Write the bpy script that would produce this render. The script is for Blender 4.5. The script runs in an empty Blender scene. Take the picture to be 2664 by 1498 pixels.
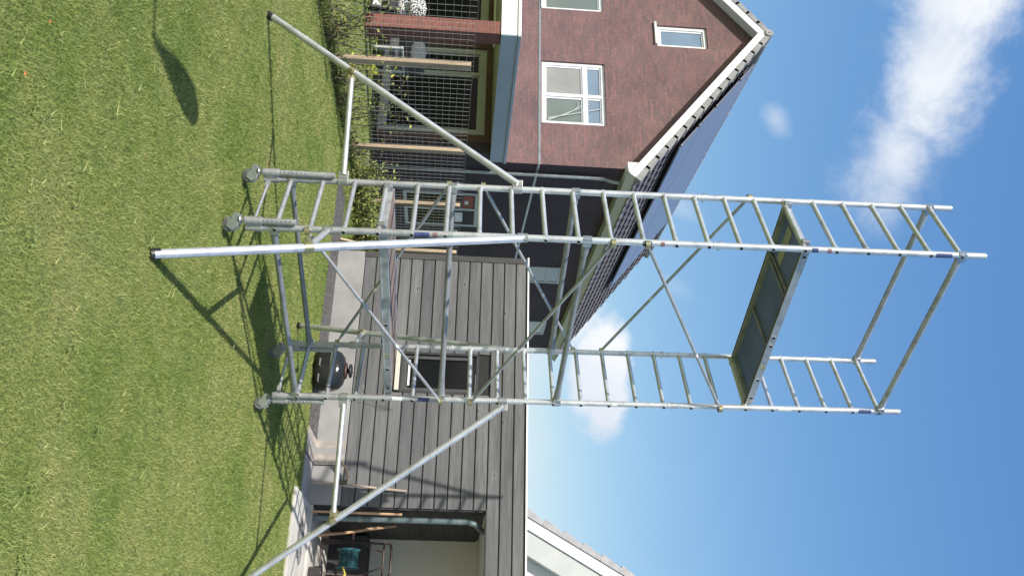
import bpy, bmesh, math, random
import numpy as np
from mathutils import Vector, Matrix
random.seed(7); rng = np.random.default_rng(5)
R = math.radians
SC = bpy.context.scene
COL = SC.collection
# ---------------------------------------------------------------- camera
# world axes: x runs along the shed front, y away from the lawn towards the shed, z up
cam = bpy.data.cameras.new("camera"); co = bpy.data.objects.new("camera", cam); COL.objects.link(co)
rv = Vector((0.90357, 0.42590, 0.04663)); uv_ = Vector((-0.01609, -0.07502, 0.99705)); wv = Vector((-0.42814, 0.90166, 0.06093))
mx = Matrix.Identity(4)
for i in range(3):
    mx[i][0] = uv_[i]; mx[i][1] = -rv[i]; mx[i][2] = -wv[i]
mx[0][3], mx[1][3], mx[2][3] = 0, 0, 1.752
co.matrix_world = mx
cam.sensor_width = 36; cam.lens = 36 * 2200.7 / 2664; cam.clip_end = 3000; cam.clip_start = 0.05
SC.camera = co
# ---------------------------------------------------------------- world
SUN_DIR = Vector((0.220, 0.96, -1.0)).normalized()      # the way the light travels
EL = math.asin(-SUN_DIR.z); ROT = math.atan2(-SUN_DIR.x, -SUN_DIR.y)
wd = bpy.data.worlds.new("World"); SC.world = wd; wd.use_nodes = True
nt = wd.node_tree; nt.nodes.clear()
def N(t, **k):
    n = nt.nodes.new(t)
    for a, b in k.items(): setattr(n, a, b)
    return n
def Lk(a, b): nt.links.new(a, b)
out = N('ShaderNodeOutputWorld'); bg = N('ShaderNodeBackground'); Lk(bg.outputs[0], out.inputs[0])
sky = N('ShaderNodeTexSky', sky_type='NISHITA'); sky.sun_disc = False
sky.sun_elevation = EL; sky.sun_rotation = ROT; sky.air_density = 1.0; sky.dust_density = 0.9; sky.ozone_density = 2.0
bg.inputs[1].default_value = 0.12
def math_(op, a, b=None, c=None):
    n = N('ShaderNodeMath', operation=op)
    for i, v in enumerate((a, b, c)):
        if v is None: continue
        if isinstance(v, (int, float)): n.inputs[i].default_value = v
        else: Lk(v, n.inputs[i])
    return n.outputs[0]
tc = N('ShaderNodeTexCoord')
nz = N('ShaderNodeTexNoise'); nz.inputs['Scale'].default_value = 11; nz.inputs['Detail'].default_value = 12; nz.inputs['Roughness'].default_value = 0.66; nz.inputs['Distortion'].default_value = .35
Lk(tc.outputs['Generated'], nz.inputs['Vector'])
nz2 = N('ShaderNodeTexNoise'); nz2.inputs['Scale'].default_value = 4.6; nz2.inputs['Detail'].default_value = 6
Lk(tc.outputs['Generated'], nz2.inputs['Vector'])
sx = N('ShaderNodeSeparateXYZ'); Lk(tc.outputs['Generated'], sx.inputs[0])
az = math_('MULTIPLY', math_('ARCTAN2', sx.outputs[0], sx.outputs[1]), 57.2958)
el = math_('MULTIPLY', math_('ARCSINE', sx.outputs[2]), 57.2958)
nf = math_('SUBTRACT', nz.outputs[0], 0.5)
nl = math_('SUBTRACT', nz2.outputs[0], 0.5)
def puff(a0, e0, ra, re_, rot, soft, gain, namp):
    c, s = math.cos(R(rot)), math.sin(R(rot))
    da = math_('SUBTRACT', az, a0); de = math_('SUBTRACT', el, e0)
    p = math_('ADD', math_('MULTIPLY', da, c), math_('MULTIPLY', de, s))
    q = math_('SUBTRACT', math_('MULTIPLY', de, c), math_('MULTIPLY', da, s))
    d = math_('ADD', math_('POWER', math_('ABSOLUTE', math_('DIVIDE', p, ra)), 2), math_('POWER', math_('ABSOLUTE', math_('DIVIDE', q, re_)), 2))
    d = math_('SQRT', d)
    d = math_('ADD', d, math_('MULTIPLY', nf, namp)); d = math_('ADD', d, math_('MULTIPLY', nl, namp * 0.6))
    m = N('ShaderNodeMapRange', interpolation_type='SMOOTHSTEP'); Lk(d, m.inputs[0])
    m.inputs[1].default_value = 1.0 + soft * .3; m.inputs[2].default_value = 1.0 - soft
    m.inputs[3].default_value = 0; m.inputs[4].default_value = gain
    return m.outputs[0]
clouds = [
    puff(-48.5, 29.4, 9.0, 3.9, -6, .8, .99, 1.9), puff(-41.0, 28.5, 6.8, 3.2, -12, .8, .97, 1.9), puff(-35.8, 27.2, 4.8, 2.3, -14, 1.0, .80, 2.2), puff(-50, 25.0, 5.5, 1.6, 10, 1, .4, 2.6),
    puff(-20.6, 9.6, 4.2, 2.1, -6, .35, 1.0, 1.4), puff(-17.8, 10.2, 2.2, 1.5, -10, .4, 1.0, 1.5), puff(-24.0, 7.8, 3.6, 2.4, 20, .8, .9, 1.4),
    puff(-37.7, 19.9, 1.3, .85, 30, 1, .42, 1.8), puff(-31.6, 14.3, 1.7, .7, 60, 1, .30, 2.0), puff(-26, 14.4, 1.2, .5, 60, 1, .15, 2.0),
    puff(-6.5, 6.8, 2.6, .9, 20, 1, .5, 1.6), puff(-28, 5.0, 14, 2.0, 0, 1, .5, 1.5), puff(40, 20, 14, 5, 10, .8, .85, 1.6), puff(150, 24, 20, 7, 10, .8, .9, 1.6), puff(-120, 16, 16, 5, 0, .8, .8, 1.6)]
tot = clouds[0]
for c in clouds[1:]: tot = math_('MAXIMUM', tot, c)
mixc = N('ShaderNodeMix', data_type='RGBA'); Lk(tot, mixc.inputs[0]); 
sp = N('ShaderNodeSeparateColor'); Lk(sky.outputs[0], sp.inputs[0]); cbn = N('ShaderNodeCombineColor')
for i, (k_, g_, t_) in enumerate(((.765, 1.05, 1.22), (.797, .76, 1.10), (.86, .44, 1.0))):      # deeper, more saturated blue towards the zenith
    v_ = math_('MULTIPLY', math_('POWER', math_('MULTIPLY', sp.outputs[i], .1427 * t_), g_), k_ / .1427); Lk(v_, cbn.inputs[i])
Lk(cbn.outputs[0], mixc.inputs[6]); shd = N('ShaderNodeValToRGB'); Lk(nz2.outputs[0], shd.inputs[0]); shd.color_ramp.elements[0].position = .40; shd.color_ramp.elements[1].position = .58; shd.color_ramp.elements[0].color = (.80, .84, .90, 1); shd.color_ramp.elements[1].color = (1, 1, 1, 1); shm = N('ShaderNodeMix', data_type='RGBA', blend_type='MULTIPLY'); shm.inputs[0].default_value = 1; shm.inputs[6].default_value = (6.2, 6.4, 6.7, 1); Lk(shd.outputs[0], shm.inputs[7]); Lk(shm.outputs[2], mixc.inputs[7])
Lk(mixc.outputs[2], bg.inputs[0])
# ---------------------------------------------------------------- sun
sl = bpy.data.lights.new("sun", 'SUN'); sl.energy = 4.4; sl.angle = R(0.55); sl.color = (1, .955, .89)
so = bpy.data.objects.new("sun", sl); COL.objects.link(so)
so.rotation_euler = SUN_DIR.to_track_quat('-Z', 'Y').to_euler(); so.location = (-5, -8, 12)
SC.view_settings.view_transform = 'Standard'; SC.view_settings.look = 'None'; SC.view_settings.gamma = 1
SC.view_settings.exposure = 0.36
SC.cycles.max_bounces = 6; SC.cycles.use_denoising = True
# ---------------------------------------------------------------- material helpers
class MT:
    def __init__(s, name, color=(.5, .5, .5), rough=.6, metal=0, spec=.5):
        s.m = bpy.data.materials.new(name); s.m.use_nodes = True; s.t = s.m.node_tree
        s.b = s.t.nodes['Principled BSDF']
        s.b.inputs['Base Color'].default_value = (*color, 1); s.b.inputs['Roughness'].default_value = rough
        s.b.inputs['Metallic'].default_value = metal; s.b.inputs['Specular IOR Level'].default_value = spec
        s.tc = None
    def n(s, t, **k):
        x = s.t.nodes.new(t)
        for a, b in k.items(): setattr(x, a, b)
        return x
    def l(s, a, b): s.t.links.new(a, b)
    def obj(s, scale=(1, 1, 1), rot=(0, 0, 0), geo=False):
        mp = s.n('ShaderNodeMapping'); mp.inputs['Scale'].default_value = scale; mp.inputs['Rotation'].default_value = rot
        if geo: g = s.n('ShaderNodeNewGeometry'); s.l(g.outputs['Position'], mp.inputs[0])
        else: g = s.n('ShaderNodeTexCoord'); s.l(g.outputs['Object'], mp.inputs[0])
        return mp.outputs[0]
    def noise(s, v, scale, det=4, rough=.55, dist=0):
        x = s.n('ShaderNodeTexNoise'); x.inputs['Scale'].default_value = scale; x.inputs['Detail'].default_value = det
        x.inputs['Roughness'].default_value = rough; x.inputs['Distortion'].default_value = dist; s.l(v, x.inputs['Vector']); return x.outputs[0]
    def ramp(s, f, stops):
        x = s.n('ShaderNodeValToRGB'); e = x.color_ramp.elements
        while len(e) < len(stops): e.new(.5)
        for i, (p, c) in enumerate(stops): e[i].position = p; e[i].color = (*c, 1)
        s.l(f, x.inputs[0]); return x.outputs[0]
    def mix(s, f, a, b, mode='MIX'):
        x = s.n('ShaderNodeMix', data_type='RGBA', blend_type=mode)
        for i, v in ((0, f), (6, a), (7, b)):
            if isinstance(v, (int, float)): x.inputs[i].default_value = v
            elif isinstance(v, tuple): x.inputs[i].default_value = (*v, 1)
            else: s.l(v, x.inputs[i])
        return x.outputs[2]
    def math(s, op, a, b):
        x = s.n('ShaderNodeMath', operation=op)
        for i, v in enumerate((a, b)):
            if isinstance(v, (int, float)): x.inputs[i].default_value = v
            else: s.l(v, x.inputs[i])
        return x.outputs[0]
    def col(s, c): s.l(c, s.b.inputs['Base Color']); return s
    def rgh(s, f, a, b):
        x = s.n('ShaderNodeMapRange'); s.l(f, x.inputs[0]); x.inputs[3].default_value = a; x.inputs[4].default_value = b
        s.l(x.outputs[0], s.b.inputs['Roughness']); return s
    def bump(s, f, st=.3, dist=.01):
        x = s.n('ShaderNodeBump'); x.inputs['Strength'].default_value = st; x.inputs['Distance'].default_value = dist
        s.l(f, x.inputs['Height']); s.l(x.outputs[0], s.b.inputs['Normal']); return s

def simple(name, c, rough=.6, metal=0, var=.25, scale=12, bump=.15, spec=.5, bd=.004):
    m = MT(name, c, rough, metal, spec); v = m.obj(); f = m.noise(v, scale, 5)
    g = m.noise(v, scale * 6, 3)
    lo = tuple(x * (1 - var) for x in c); hi = tuple(min(1, x * (1 + var)) for x in c)
    m.col(m.ramp(f, [(.3, lo), (.7, hi)])); m.rgh(g, max(.02, rough - .1), min(1, rough + .12))
    if bump: m.bump(g, bump, bd)
    return m.m
# aluminium tube: dull drawn metal, smears of dirt
def alu_mat(name, c, r0, r1):
    m = MT(name, c, .4, .62); v = m.obj(); f = m.noise(v, 9, 6, .65); g = m.noise(v, 70, 3); k = m.noise(v, 2.3, 3)
    cc = m.ramp(f, [(.28, tuple(x * .62 for x in c)), (.5, c), (.75, tuple(min(1, x * 1.12) for x in c))])
    sp = m.ramp(g, [(.60, (0, 0, 0)), (.72, (1, 1, 1))])
    cc = m.mix(m.math('MULTIPLY', sp, .45), cc, (.80, .80, .78))
    m.col(cc); m.rgh(k, r0, r1); m.bump(g, .08, .002)
    return m.m
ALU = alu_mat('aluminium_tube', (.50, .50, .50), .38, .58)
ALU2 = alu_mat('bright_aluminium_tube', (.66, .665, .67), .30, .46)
ALU3 = alu_mat('dull_aluminium', (.36, .365, .36), .42, .62)
def grass_col(m, attr=None):
    v = m.obj(geo=True)
    a = m.noise(v, 1.0, 6, .68, .4); b = m.noise(v, 5.5, 4, .6); c = m.noise(v, 60, 3)
    base = m.ramp(a, [(.30, (.105, .180, .034)), (.42, (.185, .228, .055)), (.54, (.258, .276, .088)), (.70, (.320, .306, .125))])
    st = m.n('ShaderNodeVectorMath', operation='SUBTRACT'); m.l(v, st.inputs[0]); st.inputs[1].default_value = (-4.14, 6.48, 0)
    s2 = m.n('ShaderNodeVectorMath', operation='MULTIPLY'); m.l(st.outputs[0], s2.inputs[0]); s2.inputs[1].default_value = (3.2, 6.0, 0)
    ln = m.n('ShaderNodeVectorMath', operation='LENGTH'); m.l(s2.outputs[0], ln.inputs[0]); spf = m.ramp(m.math('ADD', ln.outputs[1], m.math('MULTIPLY', b, .7)), [(.45, (.75, .75, .75)), (1.25, (0, 0, 0))])
    base = m.mix(m.ramp(b, [(.38, (.0, .0, .0)), (.68, (.75, .75, .75))]), base, (.200, .245, .078)); base = m.mix(spf, base, (.42, .33, .16))
    return v, base, c
GR = MT('lawn_ground', rough=.9, spec=.15)
v, base, c = grass_col(GR)
gg = GR.ramp(c, [(.35, (.55, .62, .52)), (.7, (1.0, 1.05, .95))])
GR.col(GR.mix(1.0, base, gg, 'MULTIPLY')); GR.bump(c, .9, .03)
BL = MT('grass_blade', rough=.55, spec=.25)
v, base, c = grass_col(BL)
at = BL.n('ShaderNodeAttribute', attribute_name='tint'); 
tint = BL.ramp(at.outputs['Fac'], [(0, (.74, .86, .70)), (.4, (1.12, 1.14, 1.02)), (.78, (1.36, 1.28, 1.22)), (.92, (1.55, 1.42, 1.65)), (1, (1.9, 1.7, 2.2))])
BL.col(BL.mix(1.0, base, tint, 'MULTIPLY'))
BL.b.inputs['Transmission Weight'].default_value = 0
def brick(name, c1, c2, mortar, dark=1.0, sc=1.0):
    m = MT(name, rough=.85, spec=.25); g = m.n('ShaderNodeTexCoord'); s = m.n('ShaderNodeSeparateXYZ'); m.l(g.outputs['Object'], s.inputs[0])
    xy = m.math('ADD', s.outputs[0], s.outputs[1]); cb = m.n('ShaderNodeCombineXYZ'); m.l(xy, cb.inputs[0]); m.l(s.outputs[2], cb.inputs[1])
    b = m.n('ShaderNodeTexBrick'); m.l(cb.outputs[0], b.inputs['Vector'])
    b.inputs['Scale'].default_value = 1; b.inputs['Brick Width'].default_value = .21 * sc; b.inputs['Row Height'].default_value = .056 * sc
    b.inputs['Mortar Size'].default_value = .0045; b.inputs['Mortar Smooth'].default_value = .2; b.inputs['Bias'].default_value = .0
    b.inputs['Color1'].default_value = (*c1, 1); b.inputs['Color2'].default_value = (*c2, 1); b.inputs['Mortar'].default_value = (*mortar, 1)
    n1 = m.noise(cb.outputs[0], 1.1, 4); n2 = m.noise(cb.outputs[0], 14, 5, .7)
    c = m.mix(1.0, b.outputs[0], m.ramp(n1, [(.3, (.80, .80, .82)), (.7, (1.12, 1.08, 1.06))]), 'MULTIPLY')
    c = m.mix(1.0, c, m.ramp(n2, [(.3, (.82, .83, .85)), (.55, (1, 1, 1)), (.74, (1.3, 1.27, 1.25))]), 'MULTIPLY')
    m.col(c); iv = m.math('SUBTRACT', 1.0, b.outputs[1]); h = m.math('ADD', iv, m.math('MULTIPLY', n2, .5)); m.bump(h, .5, .008); return m.m
BRICK = brick('red_brown_brick', (.232, .128, .122), (.158, .108, .106), (.150, .112, .108))
BRICKD = brick('shaded_brick', (.092, .066, .070), (.072, .060, .066), (.064, .056, .062))  # house brick with the shade of side wall and rear pier put in
BRICKR = brick('light_red_brick', (.27, .105, .080), (.20, .085, .07), (.24, .17, .14))
def boards(name, c, along='X', amp=1.0):
    m = MT(name, rough=.75, spec=.3); st = {'X': (1.2, 18, 18), 'Z': (18, 18, 1.2), 'Y': (18, 1.2, 18)}[along]
    v = m.obj(st); g = m.n('ShaderNodeNewGeometry')
    off = m.n('ShaderNodeVectorMath', operation='MULTIPLY_ADD')
    cmb = m.n('ShaderNodeCombineXYZ'); rr = g.outputs['Random Per Island']
    for i in range(3): m.l(m.math('MULTIPLY', rr, 37.0 + 11 * i), cmb.inputs[i])
    ad = m.n('ShaderNodeVectorMath', operation='ADD'); m.l(v, ad.inputs[0]); m.l(cmb.outputs[0], ad.inputs[1]); vv = ad.outputs[0]
    f = m.noise(vv, 1.3, 7, .68, 1.2); f2 = m.noise(vv, .35, 3, .5); f3 = m.noise(vv, 5, 4, .6)
    cc = m.ramp(f, [(.25, tuple(x * .60 for x in c)), (.48, c), (.66, tuple(x * 1.22 for x in c)), (.8, tuple(x * 1.7 for x in c))])
    cc = m.mix(1.0, cc, m.ramp(f2, [(.3, (.78, .78, .79)), (.7, (1.2, 1.19, 1.17))]), 'MULTIPLY')
    cc = m.mix(1.0, cc, m.ramp(rr, [(0, (.84, .84, .86)), (1, (1.14, 1.13, 1.10))]), 'MULTIPLY')
    vk = m.obj((3.2, 6.5, 6.5) if along == 'X' else (6.5, 6.5, 3.2)); ad2 = m.n('ShaderNodeVectorMath', operation='ADD'); m.l(vk, ad2.inputs[0]); m.l(cmb.outputs[0], ad2.inputs[1])
    vo = m.n('ShaderNodeTexVoronoi'); vo.inputs['Scale'].default_value = .55; m.l(ad2.outputs[0], vo.inputs['Vector'])
    kn = m.ramp(vo.outputs['Distance'], [(.03, (.35, .33, .32)), (.07, (1.25, 1.25, 1.22)), (.13, (1, 1, 1))])
    cc = m.mix(.8, cc, kn, 'MULTIPLY')
    m.col(cc); m.bump(m.math('ADD', f, m.math('MULTIPLY', f3, .4)), .35, .004); m.rgh(f3, .55, .9); return m.m
CLAD = boards('grey_stained_boards', (.132, .132, .133))
CLADZ = boards('grey_stained_trim', (.085, .08, .078), 'Z')
CLADK = boards('black_stained_boards', (.045, .045, .047))
PLY = boards('weathered_plywood', (.20, .155, .125))
POST = boards('pale_timber_post', (.52, .40, .275), 'Z')
HAND = boards('ash_handle_wood', (.46, .37, .29), 'Z')
HAND2 = boards('tan_handle_wood', (.42, .27, .16), 'Z')
CONC = simple('smooth_concrete', (.30, .29, .275), .8, var=.18, scale=2.2, bump=.2)
CONC2 = simple('pale_concrete_slab', (.50, .47, .42), .85, var=.16, scale=2.5, bump=.2)
EDGE = simple('patio_edging', (.30, .25, .225), .85, var=.12, scale=5)
DTILE = simple('anthracite_patio_tile', (.020, .020, .021), .6, var=.3, scale=3)
WHITE = simple('white_painted_wood', (.80, .80, .79), .45, var=.05, scale=3, bump=.03)
OFFW = simple('grey_white_frame', (.50, .52, .50), .5, var=.06, scale=3, bump=.03)
SOFF = simple('soffit_paint', (.62, .62, .60), .6, var=.05, scale=3, bump=.03)
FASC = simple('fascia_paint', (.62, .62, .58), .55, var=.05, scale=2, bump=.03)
BGREY = simple('shaded_canopy_white', (.36, .41, .46), .5, var=.05, scale=2, bump=.02)  # white fascia colour with the bluish shade of its side painted in
REND = simple('white_render', (.82, .82, .80), .85, var=.03, scale=6, bump=.12)
CREAM = simple('cream_render', (.66, .66, .60), .85, var=.06, scale=3, bump=.1)
ZINC = simple('zinc_pipe', (.36, .385, .39), .38, .75, var=.2, scale=6, bump=.05)
TEALP = simple('grey_green_pipe', (.15, .195, .205), .4, .3, var=.2, scale=6, bump=.05)
TILE = simple('dark_roof_tile', (.095, .092, .110), .55, var=.35, scale=5, bump=.25)
TILEL = simple('grey_verge_tile', (.27, .265, .26), .75, var=.2, scale=5, bump=.2)
TILEN = simple('pale_grey_roof_tile', (.40, .39, .40), .75, var=.14, scale=5, bump=.2)
BLACK = simple('black_plastic', (.014, .014, .014), .45, var=.3, bump=.05)
RUBB = simple('grey_rubber', (.16, .16, .15), .7, var=.2)
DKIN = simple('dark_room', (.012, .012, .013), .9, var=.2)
STEEL = simple('galvanised_steel', (.50, .50, .49), .38, .9, var=.2, scale=14, bump=.08)
CASTG = simple('caster_housing_paint', (.30, .34, .30), .35, .55, var=.2, scale=9, bump=.05)
GOLD = simple('passivated_steel_clamp', (.42, .38, .22), .4, .8, var=.25, scale=12)
RUST = simple('rusty_steel', (.20, .09, .04), .7, .3, var=.4, scale=30)
BLUE = simple('blue_sticker', (.055, .075, .20), .5, var=.5, scale=60, bump=0)
RED = simple('red_sticker', (.27, .14, .14), .5, var=.4, scale=60, bump=0)
WSTK = simple('white_sticker', (.72, .73, .72), .5, var=.15, scale=60, bump=0)
YSTK = simple('yellow_label', (.36, .37, .24), .5, var=.3, scale=60, bump=0)
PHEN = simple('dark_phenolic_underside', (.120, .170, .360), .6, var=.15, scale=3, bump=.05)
TEAL = simple('teal_hose_drum', (.02, .09, .115), .4, var=.25)
YEL = simple('yellow_hose', (.62, .53, .10), .45, var=.1)
BROWNM = simple('brown_cart_tube', (.060, .038, .032), .45, .2, var=.3)
CUSH = simple('light_grey_cushion', (.52, .51, .53), .9, var=.12, scale=9, bump=.4, bd=.01)
SEAT = simple('charcoal_cushion', (.085, .085, .09), .9, var=.2, scale=9, bump=.4)
def knit():
    m = MT('black_white_knit', rough=.95); v = m.obj(); vo = m.n('ShaderNodeTexVoronoi'); vo.inputs['Scale'].default_value = 42; m.l(v, vo.inputs['Vector'])
    m.col(m.ramp(vo.outputs['Distance'], [(.25, (.85, .84, .82)), (.5, (.45, .45, .45)), (.62, (.05, .05, .05))])); m.bump(vo.outputs['Distance'], .6, .01); return m.m
KNIT = knit()
def gravel():
    m = MT('grey_gravel', rough=.9); v = m.obj(geo=True); vo = m.n('ShaderNodeTexVoronoi'); vo.inputs['Scale'].default_value = 55; m.l(v, vo.inputs['Vector'])
    sp = m.n('ShaderNodeSeparateColor'); m.l(vo.outputs['Color'], sp.inputs[0])
    c = m.ramp(sp.outputs[0], [(0, (.07, .065, .06)), (.6, (.19, .18, .165)), (1, (.36, .34, .31))])
    c = m.mix(1.0, c, m.ramp(vo.outputs['Distance'], [(.0, (1, 1, 1)), (.6, (.35, .35, .35))]), 'MULTIPLY')
    m.col(c); m.bump(vo.outputs['Distance'], -.9, .012); return m.m
GRAV = gravel()
def solar():
    m = MT('solar_glass', (.055, .062, .098), .3, 0, .8); v = m.obj(geo=True); f = m.noise(v, 1.2, 3)
    m.col(m.ramp(f, [(.3, (.165, .178, .225)), (.7, (.195, .208, .255))])); m.rgh(f, .22, .34); return m.m
SOLAR = solar()
def glass(name, c, r=.05):
    m = MT(name, c, r, 0, .8); v = m.obj(geo=True); f = m.noise(v, .8, 3); m.bump(f, .05, .02)
    m.col(m.ramp(f, [(.35, tuple(x * .85 for x in c)), (.65, tuple(x * 1.15 for x in c))])); m.b.inputs['Coat Weight'].default_value = (.6 if c[0] > .05 else .0); m.b.inputs['Specular IOR Level'].default_value = (.8 if c[0] > .05 else .12); m.b.inputs['Coat Roughness'].default_value = .02; return m.m
GLD = glass('dark_window_glass', (.012, .013, .015)); GLC = glass('glass_with_blind', (.26, .25, .235)); GLG = glass('glass_green_grey', (.13, .16, .14)); GLB = glass('glass_sky_reflection', (.16, .22, .29))  # last glass has the sky reflection put into its base colour
def leafm(name, c):
    m = MT(name, c, .5, 0, .3); g = m.n('ShaderNodeNewGeometry')
    m.col(m.ramp(g.outputs['Random Per Island'], [(0, tuple(x * .5 for x in c)), (.6, c), (1, (min(1, c[0] * 1.9), min(1, c[1] * 1.5), c[2] * 1.3))])); return m.m
LEAF = leafm('shrub_leaf', (.17, .20, .065)); LEAF2 = leafm('bright_shrub_leaf', (.22, .27, .075)); TWIG = simple('brown_twig', (.10, .075, .05), .8)
LEAFD = leafm('brown_green_leaf', (.16, .155, .075)); LYEL = leafm('yellow_green_leaf', (.42, .46, .05))
WIRE = simple('galvanised_wire', (.56, .56, .55), .5, .4, var=.1)
# ---------------------------------------------------------------- mesh helpers
class MB:
    def __init__(s): s.v = []; s.f = []; s.sm = []
    def add(s, vs, fs, smooth=False):
        o = len(s.v); s.v += [tuple(x) for x in vs]; s.f += [tuple(o + i for i in f) for f in fs]; s.sm += [smooth] * len(fs); return s
    def box(s, a, b, sh=None):
        x0, y0, z0 = a; x1, y1, z1 = b
        vs = [(x0, y0, z0), (x1, y0, z0), (x1, y1, z0), (x0, y1, z0), (x0, y0, z1), (x1, y0, z1), (x1, y1, z1), (x0, y1, z1)]
        if sh: vs = [sh(*p) for p in vs]
        return s.add(vs, [(0, 3, 2, 1), (4, 5, 6, 7), (0, 1, 5, 4), (1, 2, 6, 5), (2, 3, 7, 6), (3, 0, 4, 7)])
    def obox(s, c, ax, ay, az_, hx, hy, hz):
        c = Vector(c); ax = Vector(ax).normalized() * hx; ay = Vector(ay).normalized() * hy; az_ = Vector(az_).normalized() * hz
        vs = [c + ax * i + ay * j + az_ * k for k in (-1, 1) for i, j in ((-1, -1), (1, -1), (1, 1), (-1, 1))]
        return s.add(vs, [(0, 3, 2, 1), (4, 5, 6, 7), (0, 1, 5, 4), (1, 2, 6, 5), (2, 3, 7, 6), (3, 0, 4, 7)])
    def bar(s, p, q, w, h, up=(0, 0, 1)):
        p = Vector(p); q = Vector(q); d = (q - p); L = d.length; d.normalize(); sd = d.cross(Vector(up)).normalized(); u = sd.cross(d)
        return s.obox((p + q) / 2, d, sd, u, L / 2, w / 2, h / 2)
    def tube(s, p, q, r, n=12, r2=None, cap=True, flat=None):
        p = Vector(p); q = Vector(q); d = (q - p).normalized(); a = d.orthogonal().normalized() if flat is None else (Vector(flat) - d * d.dot(Vector(flat))).normalized(); b = d.cross(a)
        r2 = r if r2 is None else r2; vs = []
        for c, rr in ((p, r), (q, r2)):
            for i in range(n):
                t = 2 * math.pi * i / n; vs.append(c + a * math.cos(t) * rr + b * math.sin(t) * rr)
        fs = [(i, (i + 1) % n, n + (i + 1) % n, n + i) for i in range(n)]
        s.add(vs, fs, True)
        if cap: s.add(vs, [tuple(range(n))[::-1], tuple(range(n, 2 * n))])
        return s
    def path(s, pts, r, n=8):
        for a, b in zip(pts[:-1], pts[1:]): s.tube(a, b, r, n)
        return s
    def rings(s, rings, close=True, cap=True, smooth=True):
        n = len(rings[0]); vs = [p for rg in rings for p in rg]
        fs = []
        for k in range(len(rings) - 1):
            for i in range(n if close else n - 1): fs.append((k * n + i, k * n + (i + 1) % n, (k + 1) * n + (i + 1) % n, (k + 1) * n + i))
        s.add(vs, fs, smooth)
        if cap: s.add(rings[0], [tuple(range(n))[::-1]]); s.add(rings[-1], [tuple(range(n))])
        return s
    def lathe(s, c, axis, prof, n=24):
        c = Vector(c); d = Vector(axis).normalized(); a = d.orthogonal().normalized(); b = d.cross(a)
        return s.rings([[c + d * h + a * math.cos(2 * math.pi * i / n) * r + b * math.sin(2 * math.pi * i / n) * r for i in range(n)] for r, h in prof])
    def quad(s, *p): return s.add(p, [tuple(range(len(p)))])
    def prism(s, poly, d):
        n = len(poly); d = Vector(d); a = [Vector(p) for p in poly]; b = [p + d for p in a]
        return s.add(a + b, [tuple(range(n))[::-1], tuple(range(n, 2 * n))] + [(i, (i + 1) % n, n + (i + 1) % n, n + i) for i in range(n)])
    def build_each(s, name, mat, parent=None, bevel=0, gap=.002):
        par = list(range(len(s.v)))
        def fd(i):
            while par[i] != i: par[i] = par[par[i]]; i = par[i]
            return i
        pos = {}
        for i, p in enumerate(s.v):
            k = (round(p[0], 5), round(p[1], 5), round(p[2], 5))
            if k in pos: par[fd(i)] = fd(pos[k])
            else: pos[k] = i
        for f in s.f:
            for i in f[1:]: par[fd(i)] = fd(f[0])
        grp = {}
        for i in range(len(s.v)): grp.setdefault(fd(i), []).append(i)
        bb = []
        for k, g in grp.items():
            a = np.array([s.v[i] for i in g]); bb.append([{k}, a.min(0) - gap, a.max(0) + gap])
        ch = True
        while ch:
            ch = False; o = []
            for b in bb:
                for c in o:
                    if (b[1] <= c[2]).all() and (c[1] <= b[2]).all(): c[0] |= b[0]; c[1] = np.minimum(c[1], b[1]); c[2] = np.maximum(c[2], b[2]); ch = True; break
                else: o.append(b)
            bb = o
        res = []
        for b in bb:
            m = MB(); mp = {}
            for f, sm in zip(s.f, s.sm):
                if fd(f[0]) in b[0]:
                    for i in f:
                        if i not in mp: mp[i] = len(m.v); m.v.append(s.v[i])
                    m.f.append(tuple(mp[i] for i in f)); m.sm.append(sm)
            res.append(m.build(name, mat, parent, bevel))
        return res
    def build(s, name, mat, parent=None, bevel=0):
        me = bpy.data.meshes.new(name); me.from_pydata(s.v, [], s.f); me.update()
        me.polygons.foreach_set('use_smooth', s.sm)
        bm = bmesh.new(); bm.from_mesh(me); bmesh.ops.recalc_face_normals(bm, faces=bm.faces); bm.to_mesh(me); bm.free()
        o = bpy.data.objects.new(name, me); COL.objects.link(o)
        for m in (mat if isinstance(mat, (list, tuple)) else [mat]): me.materials.append(m)
        if parent is not None:
            o.parent = parent; o.matrix_parent_inverse = Matrix.Identity(4)
            for v in me.vertices: v.co -= ORG[parent.name]
            ORG[o.name] = ORG[parent.name]
        else: ORG[o.name] = Vector((0, 0, 0))
        if bevel:
            b = o.modifiers.new('b', 'BEVEL'); b.width = bevel; b.segments = 2; b.limit_method = 'ANGLE'
        return o
ORG = {}
def tag(o, label=None, cat=None, group=None, kind=None):
    if label: o['label'] = label
    if cat: o['category'] = cat
    if group: o['group'] = group
    if kind: o['kind'] = kind
    return o
def thing(name, label, cat, loc=(0, 0, 0), group=None):
    o = bpy.data.objects.new(name, None); o.empty_display_size = .2; o.location = loc; COL.objects.link(o); ORG[o.name] = Vector(loc)
    return tag(o, label, cat, group)
def gz(x, y): return -.035 * max(0, min(y, 30) - 11)
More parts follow.
